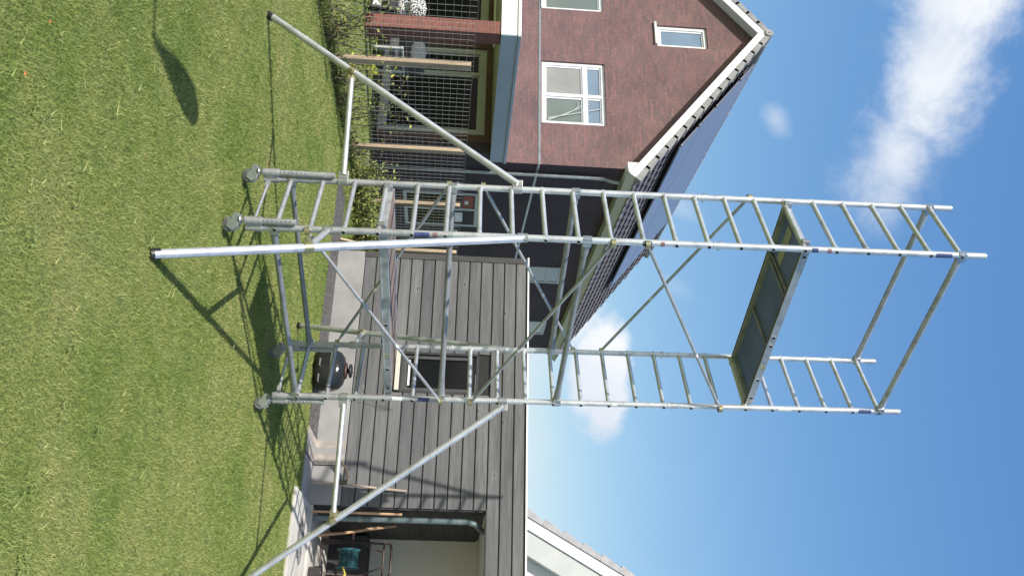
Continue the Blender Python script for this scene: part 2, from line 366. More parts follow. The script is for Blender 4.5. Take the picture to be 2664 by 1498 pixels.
# ---------------------------------------------------------------- ground
xs = [-300, -60, -30] + [-20 + i for i in range(41)] + [30, 60, 300]; ys = [-300, -40, -10] + [i for i in range(-5, 31)] + [60, 300]
g = MB(); nx = len(xs)
g.add([(x, y, gz(x, y)) for y in ys for x in xs], [(j * nx + i, j * nx + i + 1, (j + 1) * nx + i + 1, (j + 1) * nx + i) for j in range(len(ys) - 1) for i in range(nx - 1)])
tag(g.build('lawn', GR.m), kind='structure')
m = MB(); m.box((-6.75, 10.08, -.06), (-2.84, 10.80, .012)); tag(m.build('gravel_strip', GRAV), kind='structure')
m = MB(); m.box((-2.015, 9.66, -.06), (3.2, 10.78, .035)); tag(m.build('terrace_paving', CONC2, bevel=.006), kind='structure'); m = MB(); m.box((-2.838, 10.09, -.06), (-2.018, 10.77, .006)); tag(m.build('concrete_apron', CONC), kind='structure')
m = MB(); m.box((-9.42, 7.6, -.1), (-9.12, 14.4, .02), lambda x, y, z: (x + .13 * (y - 10), y, z + gz(x, y) * .9)); tag(m.build('patio_edging', EDGE), kind='structure')
m = MB(); m.box((-18, 9.3, -.3), (-9.42, 14.4, .004), lambda x, y, z: (x + (.13 * (y - 10) if x > -10 else 0), y, z + gz(x, y))); tag(m.build('patio', DTILE), kind='structure')
# grass blades in the lawn: one object
def blades(n, seed):
    r = np.random.default_rng(seed)
    d = 1.9 + (r.random(n) ** 1.25) * 10.5; a = np.radians(-25.4 + (r.random(n) - .5) * 58)
    x = d * np.sin(a); y = d * np.cos(a)
    k = (y < 10.12) & ((x < -2.05) | (y < 9.68)); k2 = r.random(n) < .985
    k &= k2; x = x[k]; y = y[k]; d = d[k]; n = len(x)
    hgt = (.010 + .013 * r.random(n)) * (1 + .5 * (r.random(n) < .03)); wdt = .0005 + .00055 * d * (.35 + .3 * r.random(n))
    th = r.random(n) * 6.283; ln = (.3 + 1.3 * r.random(n)) * hgt; ld = r.random(n) * 6.283
    bx = np.cos(th) * wdt; by = np.sin(th) * wdt
    V = np.zeros((n, 3, 3)); V[:, 0] = np.stack([x - bx, y - by, np.full(n, -.002)], 1); V[:, 1] = np.stack([x + bx, y + by, np.full(n, -.002)], 1)
    V[:, 2] = np.stack([x + np.cos(ld) * ln, y + np.sin(ld) * ln, hgt], 1)
    return V.reshape(-1, 3), r.random(n) ** 1.15
V, tv = blades(620000, 3)
# long straws lying about
ns = 450; ra = np.random.default_rng(9); d = 2.3 + ra.random(ns) * 4.5; a = np.radians(-25.4 + (ra.random(ns) - .5) * 50); x = d * np.sin(a); y = d * np.cos(a); t = ra.random(ns) * 6.283; L = .03 + .07 * ra.random(ns) ** 3
SV = np.zeros((ns, 3, 3)); SV[:, 0] = np.stack([x, y, np.full(ns, .028)], 1); SV[:, 1] = np.stack([x + .0022 * np.sin(t), y - .0022 * np.cos(t), np.full(ns, .032)], 1); SV[:, 2] = np.stack([x + np.cos(t) * L, y + np.sin(t) * L, np.full(ns, .040)], 1)
V = np.concatenate([V, SV.reshape(-1, 3)]); tv = np.concatenate([tv, np.full(ns, .94)])
# shaggy uncut grass by the fence line
def tufts(n, x0, x1, y0, y1, h, seed):
    r = np.random.default_rng(seed); x = x0 + (x1 - x0) * r.random(n); y = y0 + (y1 - y0) * r.random(n)
    hgt = h * (.5 + r.random(n)); th = r.random(n) * 6.283; wdt = .006; ld = r.random(n) * 6.283; z = np.array([gz(a, b) for a, b in zip(x, y)])
    V = np.zeros((n, 3, 3)); V[:, 0] = np.stack([x - np.cos(th) * wdt, y - np.sin(th) * wdt, z], 1); V[:, 1] = np.stack([x + np.cos(th) * wdt, y + np.sin(th) * wdt, z], 1)
    V[:, 2] = np.stack([x + np.cos(ld) * hgt * .5, y + np.sin(ld) * hgt * .5, z + hgt], 1); return V.reshape(-1, 3)
A = tufts(9000, -7.25, -7.02, 6.2, 13.5, .085, 1); B = tufts(34000, -9.2, -7.3, 6.5, 14.5, .035, 2); C = tufts(5000, -6.98, -6.4, 9.9, 12.5, .05, 4)
cl = np.random.default_rng(12); ncl = 70; dd = 2.4 + cl.random(ncl) * 6; aa = np.radians(-25.4 + (cl.random(ncl) - .5) * 48); W9 = []
for k in range(ncl):      # clover and plantain rosettes
    n9 = 16; cx, cy = dd[k] * np.sin(aa[k]) , dd[k] * np.cos(aa[k]); rr9 = (.015 + .05 * cl.random(n9)); t9 = cl.random(n9) * 6.283; x9 = cx + rr9 * np.cos(t9); y9 = cy + rr9 * np.sin(t9); s9 = .006 + .006 * cl.random(n9); z9 = .014 + .014 * cl.random(n9); u9 = cl.random(n9) * 6.283
    T9 = np.zeros((n9, 3, 3))
    for j in range(3): T9[:, j] = np.stack([x9 + s9 * np.cos(u9 + j * 2.094), y9 + s9 * np.sin(u9 + j * 2.094), z9 + .003 * cl.random(n9)], 1)
    W9.append(T9.reshape(-1, 3))
W9 = np.concatenate(W9); A = np.concatenate([W9, A])
V = np.concatenate([V, A, B, C]); tv = np.concatenate([tv, np.full(len(W9) // 3, .33), np.full(9000, .15), rng.random(34000), np.full(5000, .2)])
me = bpy.data.meshes.new('grass'); nv = len(V); me.vertices.add(nv); me.vertices.foreach_set('co', V.astype(np.float32).ravel())
me.loops.add(nv); me.loops.foreach_set('vertex_index', np.arange(nv, dtype=np.int32)); me.polygons.add(nv // 3); me.polygons.foreach_set('loop_start', np.arange(0, nv, 3, dtype=np.int32))
try: me.polygons.foreach_set('loop_total', np.full(nv // 3, 3, dtype=np.int32))
except Exception: pass
me.update(calc_edges=True)
at_ = me.attributes.new('tint', 'FLOAT', 'FACE'); at_.data.foreach_set('value', tv.astype(np.float32))
me.materials.append(BL.m); go = bpy.data.objects.new('grass', me); COL.objects.link(go); tag(go, 'short mown green and straw coloured grass', 'grass', kind='stuff')
# ---------------------------------------------------------------- scaffold tower
Z0 = .3742; HL2 = Vector((-3.03, 5.55, 0)); HL1 = Vector((-3.62, 5.82, 0)); HR2 = Vector((-2.28, 7.2, 0)); HR1 = Vector((-2.87, 7.47, 0))
CT = (HL2 + HL1 + HR2 + HR1) / 4
def up(c, i, off=(0, 0, 0)):          # a point on an upright at rung number i
    z = Z0 + .25 * i; return Vector((c.x - .013 * z, c.y + .0026 * z, z)) + Vector(off)
sdir = (HR2 - HL2).normalized(); tdir = (HL1 - HL2).normalized()
TW = thing('scaffold_tower', 'tall aluminium mobile scaffold tower on castors standing on the lawn', 'scaffold', (CT.x, CT.y, 0))
RT = .0255
def frame(c2, c1, i0, i1, b0, b1, sticks):
    m = MB()
    for c in (c2, c1):
        m.tube(up(c, b0), up(c, b1), RT, 18)
        m.tube(up(c, b0), up(c, b0 + .13), RT + .0035, 18)
        if b1 < 21.5: m.tube(up(c, b1 - .12), up(c, b1), RT + .002, 18)
    for i in range(i0, i1 + 1):
        a, b = up(c2, i), up(c1, i); m.tube(a, b, .019, 14)
        m.tube(a, a + (b - a) * .045, .024, 14); m.tube(b, b + (a - b) * .045, .024, 14)
        for p, q in ((a, b), (b, a)):           # open rung ends poking through the tube
            o = (p - q).normalized(); m.tube(p + o * (RT - .003), p + o * (RT + .0025), .0175, 14)
            m.tube(p + o * (RT + .0024), p + o * (RT + .003), .013, 12)
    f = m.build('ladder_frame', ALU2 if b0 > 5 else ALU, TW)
    k = MB()
    for i in range(i0, i1 + 1):
        for p, q in ((up(c2, i), up(c1, i)),):
            o = (p - q).normalized(); k.tube(p + o * (RT + .0031), p + o * (RT + .0036), .0125, 12)
    k.build_each('rung_hole', DKIN, f)
    for (i, L, mt) in sticks:
        st = MB(); p_, q_ = up(c2, i), up(c2, i + L / .25); a0_ = math.atan2(-p_.y, -p_.x) + .35; nn = 8; rg_ = []
        for e_ in (p_, q_): rg_.append([e_ + Vector((math.cos(a0_ + (k_ / nn - .5) * 1.5), math.sin(a0_ + (k_ / nn - .5) * 1.5), 0)) * (RT + .0015) for k_ in range(nn + 1)])
        st.rings(rg_, close=False, cap=False); st.build('sticker', mt, f)
    pin = MB()
    for c in (c2, c1):
        q = up(c, b0 + .06); pin.tube(q - sdir * .045, q + sdir * .045, .004, 8); pin.tube(q + Vector((0, 0, .012)) - sdir * .045, q + Vector((0, 0, .012)) + sdir * .045, .003, 8)
    pin.build_each('locking_pin', STEEL, f, gap=.02)
for c2, c1, kk in ((HL2, HL1, 0), (HR2, HR1, 1)):
    frame(c2, c1, 0, 5, -.62, 5.2, [(4.08, .11, BLUE), (4.62, .035, RED)] if not kk else [(3.3, .09, WSTK), (4.2, .10, BLUE)])
    frame(c2, c1, 6, 13, 5.2, 13.25, [(10.05, .012, WSTK), (10.95, .07, BLUE), (11.5, .03, RED)] if not kk else [(9.7, .01, WSTK), (11.1, .05, WSTK)])
    frame(c2, c1, 14, 21, 13.25, 21.78, [(16.2, .05, BLUE), (16.7, .03, RED), (20.15, .13, BLUE)] if not kk else [(17.2, .12, WSTK), (20.2, .12, BLUE)])
def horiz(a, b, i, j, w=.0225, mt=ALU3, drop=0.0, cut=.0):
    m = MB(); p = up(a, i) - Vector((0, 0, drop)); q = up(b, j) - Vector((0, 0, drop)); d = (q - p).normalized(); L = (q - p).length
    n = 14; rg = []
    for k in range(13):
        t = k / 12; e = min(t, 1 - t) * L; fl = max(0, 1 - e / .16)          # flattened, wider ends
        c = p + d * L * t; u = Vector((0, 0, 1)); s_ = d.cross(u).normalized(); u = s_.cross(d)
        rg.append([c + u * math.cos(x) * w * (1 + .55 * fl) + s_ * math.sin(x) * w * (1 - .45 * fl) for x in [2 * math.pi * z / n for z in range(n)]])
    tt = [0, .02, .05, .09, .13, .3, .5, .7, .87, .91, .95, .98, 1]
    rg = []
    for t in tt:
        e = min(t, 1 - t) * L; fl = max(0, 1 - e / .2); c = p + d * L * t; u = Vector((0, 0, 1)); s_ = d.cross(u).normalized(); u = s_.cross(d)
        rg.append([c + u * math.cos(x) * w * (1 + .5 * fl) + s_ * math.sin(x) * w * (1 - .4 * fl) for x in [2 * math.pi * z / n for z in range(n)]])
    m.rings(rg); o = m.build('horizontal_brace', mt, TW)
    h = MB()
    for e, s in ((p, 1), (q, -1)):
        c = e + d * s * .012; h.obox(c + Vector((0, 0, .004)), d, d.cross(Vector((0, 0, 1))), (0, 0, 1), .038, .024, .034)
        h.tube(c + Vector((0, 0, .03)), c + Vector((0, 0, .045)), .008, 8)
    h.build_each('claw', STEEL, o, bevel=.006)
to = tdir * .0
horiz(HL2, HR2, -.05, -.05, .023); horiz(HL1, HR1, 0, 0, .021)
horiz(HL1, HR2, 5.12, 5.0, .0245)
horiz(HL1, HR1, 9.1, 9.05, .025); horiz(HL2, HR2, 9.25, 9.1, .025)
horiz(HL2, HR2, 21, 21, .024, ALU); horiz(HL1, HR1, 21, 21, .024, ALU)
def diag(a, i, b, j, side):
    o = -tdir * side * .0; m = MB(); p = up(a, i) + tdir * (-.034 * side); q = up(b, j) + tdir * (-.034 * side); d = (q - p).normalized()
    m.tube(p + d * .09, q - d * .09, .0135, 12)
    for e, s in ((p, 1), (q, -1)):
        c1_, c2_ = e + d * s * .0, e + d * s * .11; m.bar(c1_, c2_, .010, .030, up=tdir)
        m.tube(e - tdir * .012, e + tdir * .012, .018, 12)
    x = m.build('diagonal_brace', ALU, TW)
    k = MB()
    for e in (p, q): k.tube(e + tdir * side * .010 - Vector((0, 0, .018)), e + tdir * side * .010 + Vector((0, 0, .018)), RT + .006, 14)
    k.build_each('brace_hook', GOLD, x)
    md = p + d * (q - p).length * .62; s_ = MB(); s_.tube(md, md + d * .035, .0142, 12, cap=False); s_.build('sticker', WSTK, x)
diag(HL2, .95, HR2, 5.0, 1); diag(HL1, 5.0, HR1, 1.0, -1); diag(HL1, 6.1, HR1, 9.9, -1); diag(HL2, 10.05, HR2, 6.05, 1); diag(HL2, 11.1, HR2, 15.05, 1); diag(HL1, 14.9, HR1, 11.0, -1)
# thin base struts under the bottom rung
for a, b in ((HL2, HL1), (HR2, HR1)):
    m = MB(); p = up(a, -.68); q = up(b, -.68); d = (q - p).normalized(); m.tube(p + d * .1, q - d * .1, .012, 12)
    for e, s in ((p, 1), (q, -1)): m.bar(e + d * s * .02, e + d * s * .12, .012, .034)
    m.build('base_strut', ALU, TW)
# platforms
def platform(i, deckmat, hatch):
    zz = .0
    a2, b2, a1, b1 = up(HL2, i), up(HR2, i), up(HL1, i), up(HR1, i)
    W_ = (a1 - a2).length; s = (b2 - a2).normalized(); t = (a1 - a2).normalized(); n = s.cross(t).normalized()
    if n.z < 0: n = -n
    L = (b2 - a2).length; P = lambda x, y, z: a2 + s * x + t * y + n * z
    pf = MB()
    e0, e1 = .045, W_ - .045; top = .068; bot = .0
    deck = MB(); deck.add([P(.03, e0 + .02, z) for z in (0,)] , []) 
    deck.obox(P(L / 2, W_ / 2, top - .012), s, t, n, L / 2 - .03, (e1 - e0) / 2 - .008, .009)
    root = deck.build('platform', [deckmat], TW)
    for y in (e0, e1):
        bm_ = MB(); bm_.obox(P(L / 2, y, (top + bot) / 2 + .0), s, t, n, L / 2 - .02, .014, (top - bot) / 2)
        bm_.obox(P(L / 2, y - (.008 if y == e0 else -.008), bot + .006), s, t, n, L / 2 - .02, .016, .006)
        bo = bm_.build('side_beam', ALU, root, bevel=.003)
        hl = MB(); sg = -1 if y == e0 else 1
        for x in (.10, L * .535, L * .59, L * .82, L - .10): hl.obox(P(x, y + sg * .0165, .036), s, t, n, .013, .001, .013)
        hl.build_each('beam_slot', DKIN, bo)
        if sg < 0:
            st = MB(); st.obox(P(L * .73, y + sg * .0165, .036), s, t, n, .022, .0012, .026); st.build('label_plate', YSTK, bo)
            rm = MB()
            for x in (.10, L * .535, L * .59, L * .82, L - .10):
                for dx, dz, hx, hz in ((-.016, 0, .003, .019), (.016, 0, .003, .019), (0, .016, .019, .003), (0, -.016, .019, .003)): rm.obox(P(x + dx, y + sg * .018, .036 + dz), s, t, n, hx, .002, hz)
            rm.build_each('slot_rim', ALU2, bo)
    for x in (.035, L - .035):
        c = MB(); c.obox(P(x, W_ / 2, .030), s, t, n, .015, (e1 - e0) / 2, .026); cr = c.build('end_beam', ALU, root, bevel=.003)
        h = MB()
        for y in (e0 + .02, e1 - .02): h.obox(P(0 if x < 1 else L, y, .018), s, t, n, .040, .020, .030); h.obox(P(0 if x < 1 else L, y, .050), s, t, n, .026, .016, .006)
        h.build_each('claw', STEEL, cr, bevel=.006)
    for x in (L * .28, L * .31, L * .62):
        c = MB(); c.obox(P(x, W_ / 2, top - .032), s, t, n, .010, (e1 - e0) / 2 - .01, .010); c.build('cross_member', ALU3, root)
    if hatch:
        h = MB(); h.obox(P(L * .165, W_ * .66, top - .026), s, t, n, .17, .055, .002); h.build('hatch_label', YSTK, root)
    return root
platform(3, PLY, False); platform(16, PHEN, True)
# castors with adjustable legs
def castor(c, sgn, z_top, yaw, zb=0):
    o = sdir * sgn * .062; base = Vector((c.x, c.y, 0)) + o
    lg = MB(); lg.tube(base + Vector((0, 0, .155)), base + Vector((0, 0, z_top)), .0235, 16); leg = lg.build('adjustable_leg', ALU, TW)
    hl = MB(); vw = Vector((.428, -.9, 0)).normalized()
    for k in range(7): q = base + Vector((0, 0, .30 + k * .032)) + vw * .0235; hl.tube(q, q + vw * .0012, .0045, 8)
    hl.build_each('adjustment_hole', DKIN, leg)
    cl = MB(); mid = base - o * .5 + Vector((0, 0, .225)); cl.obox(mid, sdir, tdir, (0, 0, 1), .036, .022, .055)
    cl.tube(base + Vector((0, 0, .165)), base + Vector((0, 0, .285)), .0305, 18); cl.tube(base - o + Vector((0, 0, .165)), base - o + Vector((0, 0, .285)), .0295, 18)
    for zz in (.225, .238): cl.tube(base + Vector((0, 0, zz)), base + Vector((0, 0, zz + .006)), .0325, 18)
    cl.build('leg_collar', ALU, leg)
    ca = base; sp = MB(); sp.tube(ca + Vector((0, 0, .118)), ca + Vector((0, 0, .17)), .014, 12); sp.lathe(ca + Vector((0, 0, .122)), (0, 0, 1), [(.024, 0), (.038, .004), (.038, .014), (.024, .02)], 20)
    root = sp.build('castor', STEEL, TW)
    d = Vector((math.cos(yaw), math.sin(yaw), 0)); s_ = Vector((-d.y, d.x, 0)); wc = ca + d * .035 + Vector((0, 0, .059))
    w = MB(); w.lathe(wc - s_ * .018, s_, [(.030, 0), (.048, .001), (.056, .006), (.0585, .018), (.056, .030), (.048, .035), (.030, .036)], 28); w.build('wheel', RUBB, root)
    rm = MB(); rm.lathe(wc - s_ * .0205, s_, [(.0, 0), (.034, 0), (.040, .003), (.040, .038), (.034, .041), (.0, .041)], 24); rm.build('rim', RUBB, root)
    fk = MB()
    for q in (-1, 1):
        poly = [ca + Vector((0, 0, .124)) - d * .045, ca + Vector((0, 0, .124)) + d * .055, wc + d * .048 + Vector((0, 0, .02)), wc - Vector((0, 0, .022)) + d * .018, wc - d * .016 - Vector((0, 0, .012)), wc - d * .042 + Vector((0, 0, .012)), ca + Vector((0, 0, .09)) - d * .055]
        fk.prism([p + s_ * q * .024 for p in poly], s_ * q * .005)
    fk.prism([ca + Vector((0, 0, .118)) - d * .038 - s_ * .027, ca + Vector((0, 0, .118)) - d * .038 + s_ * .027, ca + Vector((0, 0, .118)) + d * .048 + s_ * .027, ca + Vector((0, 0, .118)) + d * .048 - s_ * .027], (0, 0, .007))
    fk.build('fork', CASTG, root, bevel=.002)
    br = MB(); br.prism([ca + Vector((0, 0, .118)) + d * .045 - s_ * .018, ca + Vector((0, 0, .118)) + d * .045 + s_ * .018, ca + Vector((0, 0, .094)) + d * .088 + s_ * .013, ca + Vector((0, 0, .094)) + d * .088 - s_ * .013], (0, 0, .005)); br.build('brake_pedal', CASTG, root)
castor(HL2, -1, .53, R(20)); castor(HL1, -1, .72, R(20)); castor(HR2, 1, .60, R(-10)); castor(HR1, 1, .60, R(10))
# outriggers
def outrigger(c, tip, itop, istr, sj):
    top = up(c, itop); tip = Vector(tip); d = (top - tip).normalized(); m = MB(); hd = Vector((tip.x - c.x, tip.y - c.y, 0)).normalized()
    pt = top + hd * .05; d = (pt - tip).normalized()
    m.tube(tip + Vector((0, 0, .012)) + d * .01, pt, .0285, 20); root = m.build('outrigger', ALU2, TW)
    f = MB(); f.tube(tip + d * .0, tip + d * .055, .0335, 20); f.tube(tip + Vector((0, 0, .0)), tip + d * .02, .036, 20); f.build('rubber_foot', BLACK, root)
    sd = d.cross(hd).normalized(); cl = MB()
    cl.obox(top + hd * .028, hd, (0, 0, 1), sd, .055, .042, .010); cl.tube(top - Vector((0, 0, .038)), top + Vector((0, 0, .038)), RT + .009, 18)
    for dx, dz in ((.05, .025), (.05, -.025), (.015, 0)): cl.tube(top + hd * dx + Vector((0, 0, dz)) - sd * .017, top + hd * dx + Vector((0, 0, dz)) + sd * .017, .006, 8)
    cl.build('upper_clamp', WSTK if False else STEEL, root, bevel=.003)
    J = tip + (pt - tip) * sj; s0 = up(c, istr) + hd * .06; m = MB(); dd = (J - s0).normalized(); m.tube(s0, J - dd * .07, .0225, 18); m.build('stabiliser_strut', ALU2, root)
    k = MB(); q = up(c, istr); k.tube(q - Vector((0, 0, .035)), q + Vector((0, 0, .035)), RT + .009, 18); k.obox(q + hd * .045, hd, (0, 0, 1), sd, .048, .04, .009)
    for dx, dz in ((.06, .022), (.06, -.022)): k.tube(q + hd * dx + Vector((0, 0, dz)) - sd * .015, q + hd * dx + Vector((0, 0, dz)) + sd * .015, .006, 8)
    k.build('lower_clamp', STEEL, root, bevel=.003)
    k = MB(); k.tube(J - d * .03, J + d * .03, .036, 18); k.obox(J - dd * .05, dd, sd, dd.cross(sd), .045, .009, .030); k.tube(J - sd * .06, J + sd * .05, .008, 8); k.tube(J - sd * .062, J - sd * .05, .018, 10); k.build('swivel_coupler', GOLD, root, bevel=.002)
outrigger(HL2, (-2.18, 4.37, 0), 7.3, 1.55, .357); outrigger(HL1, (-5.17, 5.68, 0), 7.2, 1.62, .35)
outrigger(HR2, (-.74, 7.58, 0), 7.2, 1.62, .35); outrigger(HR1, (-3.54, 8.65, 0), 7.2, 1.62, .35)
# ---------------------------------------------------------------- timber shed
SH = thing('timber_shed', 'flat roofed shed clad in grey stained boards behind the scaffold', 'shed', (-2, 10.78, 0))
Y = 10.78
lo = [.39 + .165 * i for i in range(14)] + [2.695]
m = MB(); rr = random.Random(3)
for i in range(14):
    z0, z1 = lo[i], lo[i + 1]; segs = [(-5.50, -2.02)] if i < 11 else [(-5.50, 3.2)]
    out_ = []
    for (x0, x1) in segs:
        if z1 > 1.0 and z0 < 2.05:      # window gap
            out_ += [(x0, -4.10), (-3.52, x1)]
        else: out_.append((x0, x1))
    fin = []
    for x0, x1 in out_:
        if rr.random() < .45 and x1 - x0 > 2.5:
            c = x0 + (x1 - x0) * rr.uniform(.35, .7); fin += [(x0, c - .0015), (c + .0015, x1)]
        else: fin.append((x0, x1))
    for x0, x1 in fin:
        za, zb = z0 + .003, z1 - .003
        if abs(z0 - .39) > .01 or True:
            if z1 > 1.0 and z0 < 1.0 and x1 in (-4.10,) : pass
        w = rr.uniform(-.0015, .0015)
        m.add([(x0, Y + .012 + w, za), (x1, Y + .012 + w, za), (x1, Y + .030, za), (x0, Y + .030, za), (x0, Y + .000 + w, za + .010), (x1, Y + .000 + w, za + .010), (x0, Y + .004 + w, zb - .006), (x1, Y + .004 + w, zb - .006), (x0, Y + .03, zb), (x1, Y + .03, zb)],
              [(0, 1, 5, 4), (4, 5, 7, 6), (6, 7, 9, 8), (0, 3, 2, 1), (0, 4, 6, 8, 3), (1, 2, 9, 7, 5)])
m.build('board_cladding', CLAD, SH)
m = MB(); m.box((-5.50, Y + .031, .38), (-4.10, Y + .2, 2.66)); m.box((-3.52, Y + .031, .38), (-2.03, Y + .2, 2.66)); m.box((-4.10, Y + .031, .38), (-3.52, Y + .2, 1.0)); m.box((-4.10, Y + .031, 2.05), (-3.52, Y + .2, 2.66)); m.box((-2.03, Y + .031, 2.25), (3.2, Y + .2, 2.66)); m.box((-5.49, Y + .2, .0), (-5.37, 15.2, 2.66)); m.build('wall_core', BLACK, SH)
m = MB(); m.box((-5.585, Y - .012, .39), (-5.50, Y + .06, 2.70)); m.box((-5.585, Y + .06, .39), (-5.56, Y + .15, 2.70)); m.build('corner_board', CLADZ, SH, bevel=.003)
m = MB(); m.box((-5.555, Y + .15, .39), (-5.50, 15.2, 2.69)); m.build('side_cladding', CLAD, SH)
m = MB(); m.box((-5.585, Y - .004, -.1), (-2.03, Y + .12, .388)); m.box((-5.585, Y + .12, -.1), (-5.50, 15.2, .388)); m.build('concrete_plinth', CONC, SH, bevel=.004)
m = MB(); m.box((-5.60, Y - .022, 2.700), (3.2, Y + .03, 2.722)); m.build('roof_trim', WHITE, SH)
m = MB(); m.box((-5.58, Y + .03, 2.66), (3.2, 15.2, 2.712)); m.build('roof', BLACK, SH)
# window
wf = MB(); x0, x1, z0, z1 = -4.10, -3.52, 1.0, 2.05
for a, b in (((x0, Y - .004, z0), (x0 + .035, Y + .10, z1)), ((x1 - .035, Y - .004, z0), (x1, Y + .10, z1)), ((x0 + .035, Y - .004, z1 - .035), (x1 - .035, Y + .10, z1)), ((x0 + .035, Y - .004, z0), (x1 - .035, Y + .10, z0 + .02))): wf.box(a, b)
wfo = wf.build('window_frame', CLADK, SH, bevel=.003)
m = MB()
for a, b in (((x0 + .036, Y + .04, z0 + .02), (x1 - .036, Y + .09, z0 + .10)), ((x0 + .036, Y + .04, z0 + .1), (x0 + .085, Y + .09, z1 - .04)), ((x1 - .085, Y + .04, z0 + .1), (x1 - .036, Y + .09, z1 - .04)), ((x0 + .086, Y + .04, z1 - .09), (x1 - .086, Y + .09, z1 - .04))): m.box(a, b)
m.build('sash', simple('dark_grey_sash', (.07, .07, .07), .5), wfo, bevel=.003)
m = MB(); m.box((x0 + .086, Y + .075, z0 + .1), (x1 - .086, Y + .08, z1 - .09)); m.build('pane', GLD, wfo)
m = MB(); m.box((x0 + .11, Y + .028, z0 + .105), (x1 - .11, Y + .038, z0 + .132)); m.build('white_glazing_bead', WHITE, wfo)
m = MB(); m.box((x0 + .0, Y - .055, z0 - .062), (x1 - .02, Y - .005, z0 - .004)); m.build('sill', simple('cream_sill', (.60, .58, .48), .5, var=.05), wfo, bevel=.004)
# open bay on the right
m = MB()
for k in range(13):
    z0_ = .02 + k * .165; m.box((-2.032, Y + .205, z0_ + .002), (-2.0, 13.2, min(z0_ + .163, 2.2)))
m.box((-2.032, Y + .03, .0), (-2.0, Y + .20, 2.2)); m.build('bay_side_boards', CLADK, SH); m = MB(); m.box((-2.06, Y + .2, -.02), (-2.034, 13.3, 2.24)); m.build('bay_backing', BLACK, SH)  # backing added so no outside light shows between the boards
m = MB(); m.box((-2.03, 13.2, 0), (3.2, 13.3, 2.2)); m.build('bay_back_wall', CREAM, SH)
m = MB(); m.box((-2.03, Y + .2, 2.2), (3.2, 13.3, 2.245)); m.build('bay_ceiling', simple('cream_ceiling', (.55, .55, .50), .8, var=.04), SH)
m = MB(); m.box((-2.03, Y + .002, -.02), (3.2, 13.2, .06)); m.build('bay_floor', CONC2, SH, bevel=.004)
m = MB(); m.box((-2.031, Y + .0, 2.2), (3.2, Y + .03, 2.23)); m.build('lintel', CLADK, SH)
m = MB(); m.box((3.1, Y, 0), (3.2, 13.3, 2.66)); m.build('end_wall', CREAM, SH)
m = MB(); m.path([(-1.885, Y + .09, .06), (-1.885, Y + .09, 1.98), (-1.86, Y + .11, 2.08), (-1.80, Y + .30, 2.19)], .036, 16)
dp = m.build('downpipe', TEALP, SH)
m = MB()
for zz in (.62, 1.86): m.tube((-1.885, Y + .09, zz), (-1.885, Y + .09, zz + .015), .040, 16); m.tube((-1.885, Y + .09, zz + .03), (-1.885, Y + .09, zz + .045), .040, 16)
m.build_each('pipe_bracket', ZINC, dp, gap=.03)
m = MB()
for zz in (.42, 1.0, 1.86): m.box((-1.999, 11.55, zz), (-1.992, 11.60, zz + .07))
m.build_each('wall_cleat', STEEL, SH)
# cable on the plinth
m = MB(); m.path([(-2.52, Y - .68, .012), (-2.52, Y - .012, .012), (-2.52, Y - .012, .2), (-2.515, Y - .012, .36)], .006, 6); m.build('plinth_cable', BLACK, SH)
m = MB(); m.box((-2.84, Y - .690, .0065), (-2.74, Y - .0062, .010)); m.box((-2.84, Y - .006, -.02), (-2.74, Y - .0045, .385)); m.box((-2.66, Y - .690, .0065), (-2.53, Y - .0062, .010)); m.box((-2.66, Y - .006, -.02), (-2.53, Y - .0045, .385)); m.build_each('plinth_patch', simple('tan_concrete_patch', (.37, .325, .28), .85), SH)
# ---------------------------------------------------------------- brick house
def hs(x, y, z): return (x, y, z - .035 * (y - 14.13))
HO = thing('brick_house', 'red brown brick house with steep gable, dark tiled roof and solar panels', 'house', (-13.25, 14.4, -.1))
XR, XW, YG = -13.25, -9.65, 14.4; YF = 24.6
def xl(x): return 2 * XR - x
m = MB()    # gable wall with openings
ze = 5.305; zp = 8.15
wins = [(-12.33, -10.69, 3.285, 4.65), (-13.54, -12.94, 5.87, 7.01), (-15.45, -13.82, 3.285, 4.67), (-12.55, -10.28, -.1, 2.10), (-15.9, -13.0, -.1, 2.10)]
xsn = sorted({xl(XW), XW} | {w_[0] for w_ in wins} | {w_[1] for w_ in wins} | {XR}); zsn = sorted({-.5, ze} | {w_[2] for w_ in wins[:1]} | {4.65, 4.67, 2.10, -.1})
def roofz(x): return zp - (zp - ze) * abs(x - XR) / (XW - XR)
def cell(x0, x1, z0, z1):
    cx, cz = (x0 + x1) / 2, (z0 + z1) / 2
    return not any(a < cx < b and c < cz < d for a, b, c, d in wins)
for i in range(len(xsn) - 1):
    for j in range(len(zsn) - 1):
        if cell(xsn[i], xsn[i + 1], zsn[j], zsn[j + 1]): m.quad((xsn[i], YG, zsn[j]), (xsn[i + 1], YG, zsn[j]), (xsn[i + 1], YG, zsn[j + 1]), (xsn[i], YG, zsn[j + 1]))
xs2 = sorted({xl(XW), XW, XR, -13.54, -12.94})
for i in range(len(xs2) - 1):
    a, b = xs2[i], xs2[i + 1]; lohi = [(ze, None)] if not (a >= -13.54 and b <= -12.94) else [(ze, 5.87), (7.01, None)]
    for l_, h_ in lohi:
        if h_: m.quad((a, YG, l_), (b, YG, l_), (b, YG, h_), (a, YG, h_))
        else: m.quad((a, YG, l_), (b, YG, l_), (b, YG, roofz(b)), (a, YG, roofz(a)))
for a, b, c, d in wins:
    for p, q in (((a, c), (a, d)), ((b, c), (b, d)), ((a, d), (b, d)), ((a, c), (b, c))): m.quad((p[0], YG, p[1]), (q[0], YG, q[1]), (q[0], YG + .18, q[1]), (p[0], YG + .18, p[1]))
m.build('gable_wall', BRICK, HO)
m = MB()
